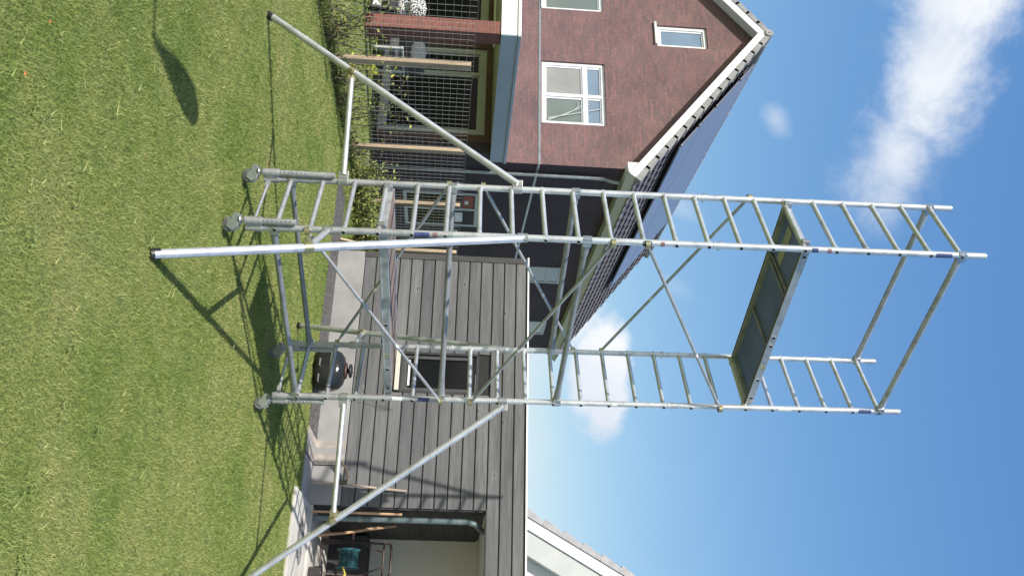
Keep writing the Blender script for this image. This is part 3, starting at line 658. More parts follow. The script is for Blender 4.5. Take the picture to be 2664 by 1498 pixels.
for c in ((XW, YG + .001), (xl(XW) + .0, YG + .001)):
    m.quad(hs(c[0], YG + .001, -.5), hs(c[0], YF, -.5), hs(c[0], YF, 5.30), hs(c[0], YG + .001, 5.30))
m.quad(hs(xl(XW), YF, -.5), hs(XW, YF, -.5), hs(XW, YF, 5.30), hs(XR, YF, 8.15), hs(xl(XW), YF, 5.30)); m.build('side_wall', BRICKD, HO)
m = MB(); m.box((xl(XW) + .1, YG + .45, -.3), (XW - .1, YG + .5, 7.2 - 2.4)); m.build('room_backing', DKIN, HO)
m = MB(); m.box((xl(XW), YG - .012, 3.215), (XW + .01, YG + .0, 3.262)); m.build('trim_band', ZINC, HO)
m = MB(); m.box((XW + .0, YG, 3.215), (XW + .012, YF, 3.262), hs); m.build('side_trim_band', ZINC, HO)
# soldier courses over the windows
m = MB()
for x0, x1, z in ((-12.35, -10.67, 4.655), (-13.56, -12.92, 7.015)):
    n_ = int((x1 - x0) / .06)
    for k in range(n_): m.box((x0 + k * .06 + .003, YG - .004, z), (x0 + k * .06 + .057, YG + .002, z + .19))
m.build_each('soldier_course', BRICK, HO, gap=.01)
def window(x0, x1, z0, z1, mull, trans, panes, mat=WHITE, fw=.07):
    y0, y1 = YG + .045, YG + .12; f_ = MB()
    for a, b in (((x0, y0, z0), (x1, y1, z0 + fw)), ((x0, y0, z1 - fw), (x1, y1, z1)), ((x0, y0, z0 + fw), (x0 + fw, y1, z1 - fw)), ((x1 - fw, y0, z0 + fw), (x1, y1, z1 - fw))): f_.box(a, b)
    if mull: f_.box((mull - .035, y0 - .004, z0 + fw), (mull + .035, y1 - .002, z1 - fw))
    if trans: f_.box((x0 + fw, y0 + .002, trans - .035), ((mull - .035) if mull else x1 - fw, y1 - .003, trans + .035))
    if trans and mull: f_.box((mull + .035, y0 + .002, trans - .035), (x1 - fw, y1 - .003, trans + .035))
    fo = f_.build('window', mat, HO, bevel=.004)
    cx = [x0 + fw, mull, x1 - fw] if mull else [x0 + fw, x1 - fw]; cz = [z0 + fw, trans, z1 - fw] if trans else [z0 + fw, z1 - fw]; k = 0
    for i in range(len(cx) - 1):
        for j in range(len(cz) - 1):
            a, b = cx[i] + (.035 if i else 0), cx[i + 1] - (.035 if i + 2 < len(cx) else 0); c, d = cz[j] + (.035 if j else 0), cz[j + 1] - (.035 if j + 2 < len(cz) else 0)
            s_ = MB()
            for e, g_ in (((a, c), (b, c + .035)), ((a, d - .035), (b, d)), ((a, c + .035), (a + .035, d - .035)), ((b - .035, c + .035), (b, d - .035))): s_.box((e[0], y0 + .03, e[1]), (g_[0], y1 - .01, g_[1]))
            so_ = s_.build('sash', mat, fo, bevel=.003)
            p_ = MB(); p_.box((a + .03, y0 + .05, c + .03), (b - .03, y0 + .055, d - .03)); p_.build('pane', panes[k % len(panes)], fo); k += 1
    return fo
w1 = window(-12.33, -10.69, 3.285, 4.65, -11.46, 4.21, [GLC, GLB, GLG, GLB])
m = MB()
for k in range(5): m.path([(-10.80 - .08 * t - .02 * k, YG + .072, 3.42 + (.15 + .05 * k) * t - .012 * t * t * (k % 3)) for t in range(7)], .006, 5)
m.build('window_twigs', OFFW, w1)
w2 = window(-13.54, -12.94, 5.87, 7.01, None, None, [GLB]); m = MB(); m.box((-13.60, YG - .05, 5.815), (-12.97, YG + .04, 5.868)); m.build('sill', FASC, w2, bevel=.004)
w3 = window(-15.45, -13.82, 3.285, 4.67, -14.5, None, [GLG]); m = MB(); m.box((-15.5, YG - .05, 3.268), (-13.80, YG + .04, 3.283)); m.build('sill', FASC, w3)
# garden doors under the canopy
window(-12.55, -10.28, -.1, 2.10, -11.87, None, [GLD], OFFW, .14); window(-15.9, -13.0, -.1, 2.10, -14.1, None, [GLD], OFFW, .14)
# roof: slabs, verge boards, soffits
YV = 14.13; dirx = Vector((XW + .35 - XR, 0, 5.16 - 8.28)).normalized()
def slope(side, a, y, off):    # a = distance down the slope, off = height above it
    n_ = Vector((-dirx.z, 0, dirx.x)); p = Vector((XR, 0, 8.28)) + dirx * a + n_ * off; x = p.x if side > 0 else 2 * XR - p.x
    return hs(x, y, p.z)
SL = 5.03
for sd in (1, -1):
    m = MB(); vs = [slope(sd, a, y, o) for o in (-.10, -.03) for a, y in ((0, YV + .03), (SL, YV + .03), (SL, YF + .2), (0, YF + .2))]
    m.add(vs, [(0, 1, 2, 3), (4, 5, 6, 7), (0, 1, 5, 4), (1, 2, 6, 5), (2, 3, 7, 6), (3, 0, 4, 7)]); rf = m.build('roof', SOFF, HO)
    m = MB(); aa = [0, SL + .02]; vs = [slope(sd, a, y, o) for o in (-.150, .0) for a, y in ((.1185 if o < -.1 else .0, YV), (SL + .02, YV), (SL + .02, YV + .028), (.1185 if o < -.1 else .0, YV + .028))]
    m.add(vs, [(0, 1, 2, 3), (4, 5, 6, 7), (0, 1, 5, 4), (1, 2, 6, 5), (2, 3, 7, 6), (3, 0, 4, 7)]); m.build('verge_board', WHITE, rf)
    tl = MB(); rows = 15; ex = SL / rows; cw = .30; ncol = int((YF - YV) / cw)
    for r_ in range(rows):
        a0, a1 = r_ * ex - .02, r_ * ex + ex + .03
        for c_ in range(ncol):
            y0 = YV + .10 + c_ * cw + (.15 if r_ % 2 else 0); y1 = y0 + cw - .012
            if y1 > YF + .3: continue
            lift = .018 + rr.uniform(-.003, .004)
            vs = [slope(sd, a, y, o) for a, y, o in ((a0, y0, -.01), (a1, y0, .02), (a1, y1, .012), (a0, y1, -.016), (a0, y0, .01), (a1, y0, .02 + lift + .015), (a1, y1, .012 + lift), (a0, y1, .004))]
            tl.add(vs, [(0, 1, 2, 3), (4, 5, 6, 7), (0, 1, 5, 4), (1, 2, 6, 5), (2, 3, 7, 6), (3, 0, 4, 7)])
    tl.build('roof_tiles', TILE, rf)
    vt = MB()
    for r_ in range(rows):
        a0, a1 = r_ * ex - .02, r_ * ex + ex + .035
        vs = [slope(sd, a, y, o) for a, y, o in ((a0, YV - .012, .004), (a1, YV - .012, .010), (a1, YV + .12, .010), (a0, YV + .12, .004), (a0, YV - .012, .105), (a1, YV - .012, .135), (a1, YV + .12, .135), (a0, YV + .12, .105))]
        vt.add(vs, [(0, 1, 2, 3), (4, 5, 6, 7), (0, 1, 5, 4), (1, 2, 6, 5), (2, 3, 7, 6), (3, 0, 4, 7)])
    vt.build('verge_tiles', TILEL, rf)
m = MB()
for k in range(30):
    y0 = YV - .04 + k * .36
    if y0 > YF + .2: break
    m.tube(hs(XR, y0, 8.335), hs(XR, y0 + .38, 8.335), .088, 18, r2=.080)
m.build('ridge_tiles', TILEL, HO)
m = MB(); m.tube((XR, YV - .055, 8.335), (XR, YV - .042, 8.335), .02, 10); m.build('ridge_end_plug', STEEL, HO)
# eaves box on the right
m = MB()
m.prism([hs(-9.66, YV + .03, 5.01), hs(-9.42, YV + .03, 5.01), hs(-9.30, YV + .03, 5.17), hs(-9.42, YV + .03, 5.24), hs(-9.66, YV + .03, 5.30)], Vector(hs(0, YF + .2, 0)) - Vector(hs(0, YV + .03, 0)))
m.build('eaves_fascia', FASC, HO)
m = MB(); m.prism([(-9.50, YV - .003, 5.06), (-9.425, YV - .003, 5.005), (-9.30, YV - .003, 5.155), (-9.36, YV - .003, 5.225), (-9.45, YV - .003, 5.225)], (0, .030, 0)); m.build('verge_foot', WHITE, HO)
m = MB(); m.tube(hs(-9.31, YV + .02, 5.19), hs(-9.31, YF + .2, 5.19), .018, 10); m.tube(hs(-9.44, YV + .02, 5.24), hs(-9.44, YF + .2, 5.24), .012, 8); m.build_each('gutter_lip', WHITE, HO)
m = MB(); m.path([(-9.58, 14.70, -.2), (-9.58, 14.70, 2.1), (-9.58, 14.70, 4.35), (-9.56, 14.69, 4.62), (-9.50, 14.68, 4.78), (-9.47, 14.66, 4.92)], .038, 16); dp = m.build('downpipe', ZINC, HO)
m = MB()
for zz in (1.25, 2.15, 3.15, 3.95):
    m.tube((-9.58, 14.70, zz), (-9.58, 14.70, zz + .018), .044, 16); m.tube((-9.58, 14.70, zz + .035), (-9.58, 14.70, zz + .05), .044, 16); m.box((-9.66, 14.68, zz + .018), (-9.58, 14.72, zz + .034))
m.build_each('pipe_bracket', ZINC, dp, gap=.03)
# solar panels on the right slope
def panel(a0, a1, y0, y1):
    m = MB(); vs = [slope(1, a, y, o) for o in (.13, .165) for a, y in ((a0, y0), (a1, y0), (a1, y1), (a0, y1))]
    m.add(vs, [(0, 1, 2, 3), (4, 5, 6, 7), (0, 1, 5, 4), (1, 2, 6, 5), (2, 3, 7, 6), (3, 0, 4, 7)]); p = m.build('solar_panel', SOLAR, HO)
A1 = 3.36; Am = 2.45; A0 = .30
for k in range(4):
    y0 = 14.78 + k * 1.80; panel(Am + .012, A1, y0, y0 + 1.796)
    panel(A0, Am - .006, y0, y0 + 1.796)
m = MB()
for k in range(9): 
    q = slope(1, A0 + .02, 14.9 + k * .85, .17); m.obox(q, (1, 0, 0), (0, 1, 0), (0, 0, 1), .02, .012, .012)
for a in (.9, 1.9, 2.6, 3.3): q = slope(1, a, 14.76, .155); m.obox(q, (1, 0, 0), (0, 1, 0), (0, 0, 1), .02, .02, .015)
m.build_each('panel_clamp', TILEL, HO)
# side windows
def sidewin(y0, y1, z0, z1, mull=None, tr=None, mt=OFFW):
    m = MB(); x0, x1 = XW - .02, XW + .02; w_ = .075
    for a, b in (((x0, y0, z0), (x1, y1, z0 + w_)), ((x0, y0, z1 - w_), (x1, y1, z1)), ((x0, y0, z0 + w_), (x1, y0 + w_, z1 - w_)), ((x0, y1 - w_, z0 + w_), (x1, y1, z1 - w_))): m.box(a, b)
    if mull: m.box((x0, mull - .04, z0 + w_), (x1 - .002, mull + .04, z1 - w_))
    if tr: m.box((x0, y0 + w_, tr - .035), (x1 - .004, y1 - w_, tr + .035))
    o = m.build('window', mt, HO, bevel=.004); m = MB(); m.box((XW - .015, y0 + w_, z0 + w_), (XW + .004, y1 - w_, z1 - w_)); m.build('pane', GLG if z0 > 2 else GLD, o)
sidewin(19.0, 19.9, 3.05, 4.32, None, 3.97); sidewin(22.5, 23.45, 3.3, 4.30); sidewin(15.66, 17.10, .42, 2.06, 16.35)
m = MB(); m.box((XW + .006, 15.78, 1.72), (XW + .01, 16.28, 1.95)); m.build('red_window_card', simple('red_brown_card', (.30, .07, .04), .6), HO)
m = MB(); m.box((XW + .012, 15.98, 1.76), (XW + .016, 16.12, 1.84)); m.box((XW + .006, 16.5, 1.55), (XW + .01, 16.9, 1.72)); m.build_each('white_window_sticker', WHITE, HO)
# canopy and pillar
CA = thing('patio_canopy', 'flat white edged canopy on a red brick pillar in front of the house', 'canopy', (-11, 12.5, 0))
m = MB(); m.box((-17, 10.73, 2.235), (-9.66, 14.39, 2.50)); m.build('canopy_soffit', SOFF, CA)
m = MB(); m.box((-17, 10.70, 2.225), (-9.655, 10.73, 2.50)); m.box((-17, 10.68, 2.503), (-9.63, 10.75, 2.555)); m.build('front_fascia', WHITE, CA, bevel=.003)
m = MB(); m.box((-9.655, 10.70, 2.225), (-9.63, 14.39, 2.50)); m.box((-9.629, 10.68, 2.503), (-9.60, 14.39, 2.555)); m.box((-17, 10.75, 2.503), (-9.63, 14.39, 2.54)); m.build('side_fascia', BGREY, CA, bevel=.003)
m = MB(); m.box((-9.93, 10.72, -.05), (-9.67, 10.98, 2.234)); m.build('pillar', BRICKR, CA)
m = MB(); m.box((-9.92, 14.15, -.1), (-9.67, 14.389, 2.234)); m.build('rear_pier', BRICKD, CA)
m = MB(); m.box((-12.6, 12.4, 2.15), (-10.9, 12.46, 2.19)); m.build('lamp_rail', WHITE, CA)
# ---------------------------------------------------------------- neighbour gable on the right
NH = thing('white_house', 'white rendered gable with pale grey tiles rising behind the shed roof', 'house', (-2, 17, 0))
NY = 17.0; n0 = Vector((-3.55, 0, 2.45)); nd = Vector((.90, 0, 1.60)).normalized(); nn_ = Vector((-nd.z, 0, nd.x))
def ns_(a, o, y): p = n0 + nd * a + nn_ * o; return (p.x, y, p.z)
NL = 8.0
m = MB(); m.prism([ns_(-1, -.62, NY + .35), ns_(NL, -.62, NY + .35), ns_(NL, -6, NY + .35), ns_(-1, -6, NY + .35)], (0, .1, 0)); m.build('gable_wall', REND, NH)
m = MB(); m.prism([ns_(-1, -.20, NY), ns_(NL, -.20, NY), ns_(NL, .0, NY), ns_(-1, .0, NY)], (0, .04, 0)); m.build('verge_board', WHITE, NH)
m = MB(); m.prism([ns_(-1, -.62, NY + .042), ns_(NL, -.62, NY + .042), ns_(NL, -.02, NY + .042), ns_(-1, -.02, NY + .042)], (0, 6, 0)); m.build('verge_shade_band', OFFW, NH)  # grey band paints the verge's shade on the white wall
m = MB()
for k in range(-3, 24):
    a0, a1 = k * .43, k * .43 + .45; m.prism([ns_(a0, .005, NY - .03), ns_(a1, .005, NY - .03), ns_(a1 - .01, .10, NY - .03), ns_(a0 + .03, .155, NY - .03), ns_(a0, .15, NY - .03)], (0, 6.2, 0))
m.build('roof_tiles', TILEN, NH, bevel=.006)
# ---------------------------------------------------------------- mesh fence, posts, plants
FX = -7.15
FE = thing('wire_fence', 'welded wire mesh fence on pale timber posts along the lawn edge', 'fence', (FX, 10, 0))
def ftop(y): return 1.80 - (y - 7.4) * .021
py = [6.7, 8.5, 10.4, 11.95, 13.6]
for y in py:
    m = MB(); m.box((FX + .012, y - .045, gz(0, y) - .2), (FX + .072, y + .045, ftop(y) - .02)); m.build('post', POST, FE, bevel=.003)
m = MB(); y = 5.6; 
def thinbar(m, p, q, r=.0016):
    m.tube(p, q, r, 4, cap=False)
yy = 5.6
while yy < 15.6:
    w_ = rr.uniform(-.006, .006); thinbar(m, (FX + w_, yy, .02 + gz(0, yy)), (FX - w_, yy + rr.uniform(-.008, .008), ftop(yy))); yy += .095
for k in range(20):
    pts = []
    for j in range(21):
        y = 5.6 + j * .5; z = ftop(y) * (k / 19) + gz(0, y) * (1 - k / 19) + .01 + rr.uniform(-.004, .004); pts.append((FX + rr.uniform(-.005, .005), y, z))
    for a, b in zip(pts[:-1], pts[1:]): thinbar(m, a, b)
m.build('wire_mesh', WIRE, FE)
def leafy(name, label, base, h, wy, wx, nst, nl, mat, ls, seed, group, wild=.35, cat='shrub'):
    r_ = random.Random(seed); T_ = thing(name, label, cat, base, group); st = MB(); lf = MB(); b = Vector(base)
    for s_ in range(nst):
        p = b + Vector((r_.uniform(-wx, wx) * .3, r_.uniform(-wy, wy) * .5, 0)); d = Vector((r_.uniform(-.2, .2), r_.uniform(-1, 1) * wild * 2, 1)).normalized(); L = h * r_.uniform(.55, 1.05); k = 7
        for i in range(k):
            q = p + d * L / k; st.tube(p, q, .006 * (1 - i / k) + .002, 5, cap=False)
            for _ in range(max(1, int(nl / (nst * k)))):
                c = p + (q - p) * r_.random() + Vector((r_.gauss(0, wx * .4), r_.gauss(0, wy * .16), r_.gauss(0, .03)))
                a = Vector((r_.gauss(0, 1), r_.gauss(0, 1), r_.gauss(0, 1))).normalized(); e = a.orthogonal().normalized(); e.rotate(Matrix.Rotation(r_.random() * 6.28, 3, a)); f_ = a.cross(e); s2 = ls * r_.uniform(.6, 1.3)
                lf.add([c - e * s2, c - f_ * s2 * .5 + a * s2 * .1, c + e * s2, c + f_ * s2 * .5 + a * s2 * .1], [(0, 1, 2, 3)])
            p = q; d = (d + Vector((r_.gauss(0, .12), r_.gauss(0, .25), r_.gauss(0, .1)))).normalized()
    st.build_each('stem', TWIG, T_, gap=.04); lf.build('foliage', mat, T_)
G_ = 'plants growing along the wire fence'
specs = [(7.55, .95, .35, 7, 130, LEAF, 'thin twiggy plant nearest the canopy pillar side of the fence'), (8.15, 1.15, .40, 8, 170, LEAF2, 'straggly plant with yellow green leaves before the first visible post'),
         (8.95, 1.05, .42, 9, 190, LEAF, 'sparse climbing plant just past the first visible post'), (9.75, 1.0, .42, 9, 210, LEAF, 'loose climbing plant under the outrigger between two posts'),
         (10.75, 1.15, .35, 7, 190, LEAF2, 'tall thin plant just beyond the second visible post'), (11.4, .98, .36, 10, 420, LEAF2, 'bushy plant reaching the mesh behind the left scaffold upright'),]
for i, (y, h_, w_, n1, n2, mt, lb) in enumerate(specs): leafy('climbing_plant', lb, (FX - .06, y, gz(0, y)), h_, w_, .07, n1, n2, mt, .026, 20 + i, G_)
sp2 = [(-6.85, 11.1, .55, .30, 'low dense leafy shrub left of the scaffold ladder', LEAF2), (-6.75, 11.75, .62, .32, 'dense leafy shrub seen between the ladder uprights', LEAF2), (-6.6, 12.35, .66, .32, 'dark leafy shrub next to the timber shed corner', LEAF)]
for i, (x, y, h_, w_, lb, mt) in enumerate(sp2): leafy('leafy_shrub', lb, (x, y, gz(0, y)), h_, w_ * 1.7, .30, 16, 1500, mt, .026, 50 + i, 'low shrubs by the shed corner', .3)
for i, y in enumerate((7.2, 7.9, 8.7, 9.4, 10.2)): leafy('low_plant', ['grey green low tuft at the left end of the fence', 'low brown and green tuft before the first visible post', 'low tuft right behind the outrigger coupler', 'low tuft midway between first and second visible posts', 'low leafy tuft at the foot of the second visible post'][i], (FX + .12, y, 0), .30, .6, .12, 12, 260, LEAFD if i % 2 else LEAF, .024, 70 + i, 'low tufts at the fence foot', .5, 'plant')
# loose plank at shed corner
o = MB().bar((-5.72, 10.72, .0), (-5.78, 10.98, .36), .10, .022, (1, 0, 0)).build('timber_offcut', POST); tag(o, 'short pale timber offcut leaning at the left corner of the shed', 'plank')
o = MB().box((-5.80, 11.3, -.05), (-5.70, 11.39, 1.66)).build('fence_end_post', POST); tag(o, 'pale timber post standing against the left edge of the shed', 'post')
# ---------------------------------------------------------------- objects by the shed
B_ = thing('kettle_barbecue', 'black domed barbecue with a knob standing on the gravel by the plinth', 'barbecue', (-3.52, 10.02, 0))
c = Vector((-3.52, 10.02, 0)); m = MB()
def ellr(rx, ry, z, p=2.6, n=32):
    o = []
    for i in range(n):
        t = 2 * math.pi * i / n; cx, sx_ = math.cos(t), math.sin(t); o.append(c + Vector((rx * abs(cx) ** (2 / p) * (1 if cx > 0 else -1), ry * abs(sx_) ** (2 / p) * (1 if sx_ > 0 else -1), z)))
    return o
m.rings([ellr(.19, .15, .01), ellr(.245, .19, .05), ellr(.255, .2, .10), ellr(.255, .2, .215)]); m.build('bowl', BLACK, B_)
m = MB(); m.rings([ellr(.262, .207, .218), ellr(.262, .207, .232)]); m.build('rim_band', STEEL, B_)
m = MB(); m.rings([ellr(.255, .2, .232), ellr(.25, .195, .27, 2.4), ellr(.225, .175, .325, 2.2), ellr(.175, .135, .365, 2), ellr(.09, .07, .388, 2), ellr(.01, .01, .392, 2)]); m.build('lid', simple('gloss_black_enamel', (.018, .02, .02), .12, var=.1, bump=0), B_)
m = MB(); m.rings([ellr(.10, .08, .385, 2), ellr(.104, .083, .395, 2), ellr(.09, .07, .405, 2)]); m.build('lid_reflection_ring', simple('dark_brown_ring', (.07, .03, .02), .5), B_)  # ring colour stands in for a reddish reflection on the lid
m = MB(); m.lathe(c + Vector((0, 0, .39)), (0, 0, 1), [(.03, 0), (.03, .03), (.085, .045), (.09, .06), (.07, .075), (.0, .08)], 20); m.build('knob', BLACK, B_)
for sx_ in (-.06, .14):
    m = MB(); m.path([c + Vector((sx_, -.20, .10)), c + Vector((sx_, -.25, .10)), c + Vector((sx_ + .08, -.25, .10)), c + Vector((sx_ + .08, -.2, .10))], .010, 8); m.build('side_handle', RUBB, B_)
def wavy(p, q, n, amp, seed): 
    r_ = random.Random(seed); p = Vector(p); q = Vector(q); return [p + (q - p) * (i / n) + Vector((r_.gauss(0, amp), r_.gauss(0, amp), 0)) * (0 < i < n) for i in range(n + 1)]
m = MB(); m.path([Vector((-3.52, 10.05, .47)), Vector((-3.48, 10.35, .52)), Vector((-3.40, 10.65, .60)), Vector((-3.33, 10.74, .72)), Vector((-3.27, 10.76, .95))], .0025, 6); o = m.build('thin_cable', BLACK); tag(o, 'thin dark cable rising from the barbecue to the shed boards', 'cable')
# mattock leaning on the wall
M_ = thing('mattock', 'garden mattock with white worn handle leaning on the shed wall', 'tool', (-2.27, 10.7, .02))
m = MB(); m.path([(-2.27, 10.66, .02), (-2.265, 10.68, .45), (-2.235, 10.72, .9), (-2.22, 10.75, 1.20)], .016, 10); m.build('handle', HAND, M_)
m = MB(); m.rings([[Vector((-2.53 + k * .055, 10.66, .36 + .11 * math.sin(k * .55) + dz)) + Vector((0, dy, 0)) for dy, dz in ((-.022, -.012), (.022, -.012), (.022, .014), (-.022, .014))] for k in range(6)]); m.tube((-2.285, 10.64, .36), (-2.285, 10.64, .46), .028, 10); m.build('head', simple('brown_iron', (.13, .10, .075), .6, .2), M_)
m = MB(); m.path([(-1.93, 10.70, .06), (-1.935, 10.74, .6), (-1.94, 10.79, 1.16)], .015, 10); o = m.build('broom_stick', HAND2); tag(o, 'straight tan wooden stick leaning beside the grey green downpipe', 'stick')
m = MB(); m.path([(-1.70, 11.05, .08), (-1.76, 11.15, .45), (-1.84, 11.3, .75), (-1.92, 11.5, 1.05)], .020, 10); o = m.build('spade_handle', HAND2); tag(o, 'curved tan spade handle slanting in the shade of the open bay', 'tool')
# hose reel cart
H_ = thing('hose_reel_cart', 'hose reel cart with teal drum and brown tube frame in the open bay', 'hose reel', (-1.45, 11.6, .06))
hc = Vector((-1.50, 11.6, .46))
m = MB(); m.lathe(hc - Vector((.12, 0, 0)), (1, 0, 0), [(.15, 0), (.155, .01), (.10, .03), (.10, .21), (.155, .23), (.15, .24)], 28); m.build('drum', TEAL, H_)
m = MB()
for k in range(9):
    x = -.085 + k * .021; R_ = .118; m.path([hc + Vector((x, R_ * math.cos(t * .449), R_ * math.sin(t * .449))) for t in range(15)], .010, 6)
m.build('wound_hose', simple('dark_teal_hose', (.012, .06, .07), .4), H_)
m = MB()
for x in (-1.72, -1.30):
    m.path([(x, 11.45, .12), (x - .0, 11.62, .46), (x, 11.75, .92)], .013, 8); m.path([(x, 11.85, .08), (x, 11.62, .46)], .013, 8); m.path([(x, 11.66, .60), (x + (.12 if x < -1.5 else -.12), 11.7, .9)], .011, 8)
m.path([(-1.74, 11.75, .92), (-1.72, 11.76, .98), (-1.66, 11.77, 1.0), (-1.36, 11.77, 1.0), (-1.30, 11.76, .98), (-1.28, 11.75, .92)], .016, 10); m.path([(-1.75, 11.75, .90), (-1.27, 11.75, .90)], .012, 8); m.path([(-1.72, 11.45, .12), (-1.3, 11.45, .12)], .012, 8)
m.build('frame', BROWNM, H_)
m = MB()
for x in (-1.76, -1.27): m.lathe(Vector((x - .02, 11.85, .15)), (1, 0, 0), [(.03, 0), (.08, .002), (.085, .015), (.08, .038), (.03, .04)], 20)
m.build('wheel', BLACK, H_)
m = MB(); m.path([(-1.38, 11.46, .42), (-1.28, 11.4, .46), (-1.2, 11.38, .40), (-1.12, 11.36, .22), (-1.05, 11.3, .10), (-.9, 11.25, .075)], .012, 10); m.build('outlet_hose', YEL, H_)
m = MB(); m.lathe(Vector((-1.74, 11.6, .50)), (-1, 0, 0), [(.012, 0), (.012, .09)], 10); m.build('crank', RED, H_)
o = MB().box((-1.95, 12.55, .06), (1.5, 13.15, .60)).build('storage_box', CLADK, bevel=.01); tag(o, 'low black storage chest against the cream wall of the open bay', 'chest')
P_ = thing('metal_bucket', 'dark glossy metal bucket on the floor at the photo edge of the open bay', 'bucket', (-1.26, 11.0, .06))
m = MB(); m.lathe((-1.24, 11.0, .06), (0, 0, 1), [(.075, 0), (.08, .005), (.098, .15), (.102, .152), (.102, .16), (.09, .16)], 24); m.build('body', simple('dark_gloss_metal', (.10, .095, .10), .2, .7, bump=0), P_)
m = MB(); m.path([(-1.335, 11.0, .2), (-1.33, 10.93, .235), (-1.24, 10.9, .25), (-1.15, 10.93, .235), (-1.145, 11.0, .2)], .004, 6); m.build('bail', STEEL, P_)
m = MB(); r_ = random.Random(8)
for k in range(3):
    pts = []; cx, cy = -1.55 + k * .03, 10.18 + .05 * k
    for t in range(26): a = t * .5; pts.append(Vector((cx + (.22 + .03 * math.sin(a * 1.7 + k)) * math.cos(a), cy + (.14 + .03 * math.cos(a * 2.1)) * math.sin(a), .042 + .004 * (t % 3))))
    m.path(pts, .0035, 6)
m.path(wavy((-1.75, 10.2, .042), (-1.0, 9.95, .042), 9, .03, 3), .0035, 6); m.path(wavy((-1.95, 10.5, .042), (-1.5, 10.3, .042), 6, .03, 4), .0035, 6)
o = m.build('coiled_cord', simple('grey_cord', (.13, .13, .13), .6)); tag(o, 'tangled thin grey cord lying in loops on the pale terrace', 'cord')
# ---------------------------------------------------------------- patio furniture
def cushion(name, label, c, s, mt, rot=0, group=None, cat='cushion'):
    n = 12; rg = []; c = Vector(c)
    for k in range(9):
        v_ = -1 + 2 * k / 8; w_ = (1 - v_ ** 4) ** .5 if abs(v_) < 1 else .02
        rg.append([c + Vector((math.cos(rot) * (s[0] * x) - math.sin(rot) * s[1] * y_, math.sin(rot) * s[0] * x + math.cos(rot) * s[1] * y_, s[2] * v_)) for x, y_ in [(math.copysign(abs(math.cos(t)) ** .6, math.cos(t)) * w_, math.sin(t) * w_) for t in [2 * math.pi * i / n for i in range(n)]]])
    m = MB(); m.rings(rg); return tag(m.build(name, mt), label, cat, group)
LC = thing('lounge_chair', 'grey patio lounge chair behind the first visible fence post', 'chair', (-10.7, 12.2, 0))
m = MB(); m.box((-11.1, 11.9, .28), (-10.3, 12.6, .40)); m.build('seat', SEAT, LC, bevel=.04)
m = MB(); m.obox((-10.7, 12.62, .62), (1, 0, 0), (0, 1, .25), (0, -.25, 1), .40, .06, .28); m.build('backrest', SEAT, LC, bevel=.03)
for x in (-11.12, -10.28):
    m = MB(); m.box((x - .03, 11.9, .50), (x + .03, 12.6, .54)); m.build('armrest', OFFW, LC, bevel=.006)
    for y in (11.93, 12.57): m = MB(); m.box((x - .02, y - .02, 0), (x + .02, y + .02, .50)); m.build('leg', OFFW, LC)
cushion('white_cushion', 'pale grey scatter cushion propped upright on the lounge chair', (-10.55, 12.35, .78), (.22, .07, .15), CUSH, .3)
cushion('knitted_cushion', 'black and white knitted cushion nearest the brick pillar', (-10.35, 11.0, .80), (.19, .11, .17), KNIT, .2, 'knitted cushions at the frame edge')
cushion('knitted_cushion', 'grey knitted cushion below the black and white one', (-10.42, 11.1, .56), (.18, .11, .12), KNIT, -.2, 'knitted cushions at the frame edge')
BN = thing('garden_bench', 'dark patio bench carrying the knitted cushions beside the brick pillar', 'bench', (-10.8, 11.1, 0))
m = MB(); m.box((-11.6, 10.85, .36), (-10.15, 11.4, .44)); m.build('seat', CLADK, BN)
for x in (-11.5, -10.25): m = MB(); m.box((x - .04, 10.9, 0), (x + .04, 11.35, .36)); m.build('leg', CLADK, BN)
m = MB(); m.box((-10.42, 10.78, .08), (-10.18, 10.84, .22)); tag(m.build('white_crate', WHITE, bevel=.01), 'small white box on the dark patio at the frame edge', 'box')
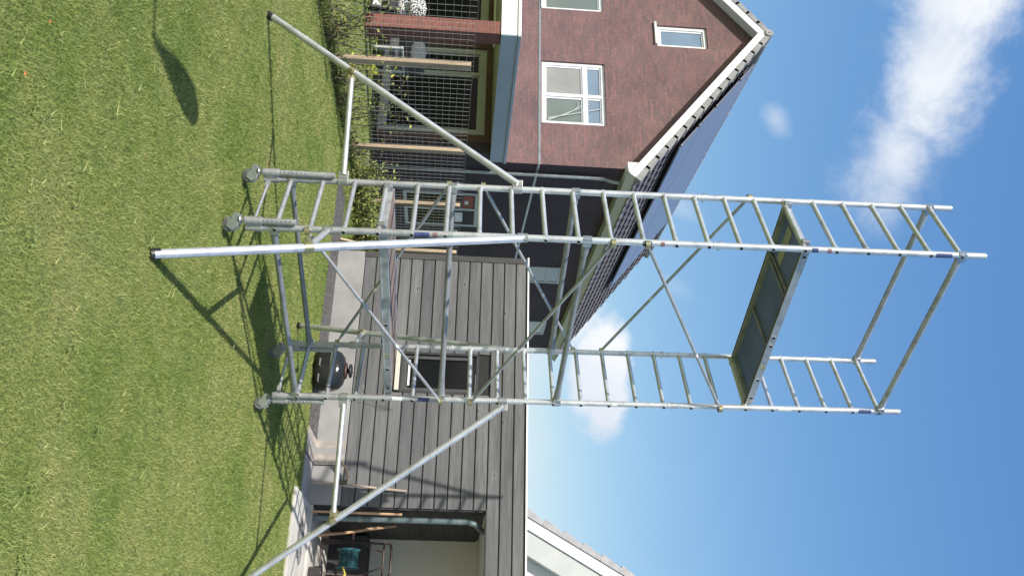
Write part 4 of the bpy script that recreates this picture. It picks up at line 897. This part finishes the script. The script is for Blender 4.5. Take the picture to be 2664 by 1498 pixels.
leafy('potted_plant', 'leafy bright green patio plant beside the knitted cushions', (-9.98, 10.35, 0), .62, .22, .12, 9, 330, LEAF2, .045, 91, None, .3, 'plant')
leafy('yellow_leaved_plant', 'plant with large yellow green leaves by the first visible post', (-8.05, 9.6, 0), .86, .12, .07, 6, 70, LYEL, .065, 92, None, .3, 'plant')
# unseen parasol shape, added at left to throw the pointed shadow on the lawn
def SHP(xc, yc, z):    # point at height z whose shadow falls on (xc, yc)
    return Vector((xc, yc, 0)) - SUN_DIR * (z / -SUN_DIR.z)
def cw(x, y): t_ = R(-25.4); return (x * math.cos(t_) + y * math.sin(t_), -x * math.sin(t_) + y * math.cos(t_))
ax_, ay_ = cw(-1.28, 4.78); bx_, by_ = cw(-1.06, 5.50)
A_ = SHP(ax_, ay_, 3.0); Bp = SHP(bx_, by_, 1.7)
PA = thing('parasol_shadow_caster', 'unseen parasol stand-in added left of the lawn to cast the pointed shadow', 'parasol', (A_.x - 1.2, A_.y - .8, 0))
d_ = (Bp - A_).normalized(); Lp = (Bp - A_).length
m = MB(); m.lathe(A_, d_, [(.012, -.02), (.03, Lp * .06), (.05, Lp * .25), (.095, Lp * .5), (.125, Lp * .75), (.125, Lp * .92), (.10, Lp * .99), (.02, Lp)], 18); m.build('canopy', SEAT, PA)
m = MB(); m.path([A_, A_ + Vector((-1.2, -.8, .25)), ], .016, 10); m.build('arm', ALU3, PA)
m = MB(); m.tube((A_.x - 1.2, A_.y - .8, 0), (A_.x - 1.2, A_.y - .8, 3.3), .03, 12); m.build('pole', ALU3, PA)

for i, (x, y, lb) in enumerate(((-2.13, 2.75, 'small orange leaf on the lawn nearer the left of the two leaves'), (-2.44, 2.80, 'small orange leaf on the lawn, the upper of the two leaves'))):
    m = MB(); m.add([(x - .011, y, .024), (x, y - .007, .028), (x + .012, y, .026), (x, y + .007, .03)], [(0, 1, 2, 3)]); m.add([(x + .012, y, .026), (x + .02, y + .003, .028), (x + .012, y + .003, .026)], [(0, 1, 2)])
    o = m.build('fallen_leaf', simple('orange_leaf', (.50, .14, .04), .6)); tag(o, lb, 'leaf', 'orange leaves on the lawn')
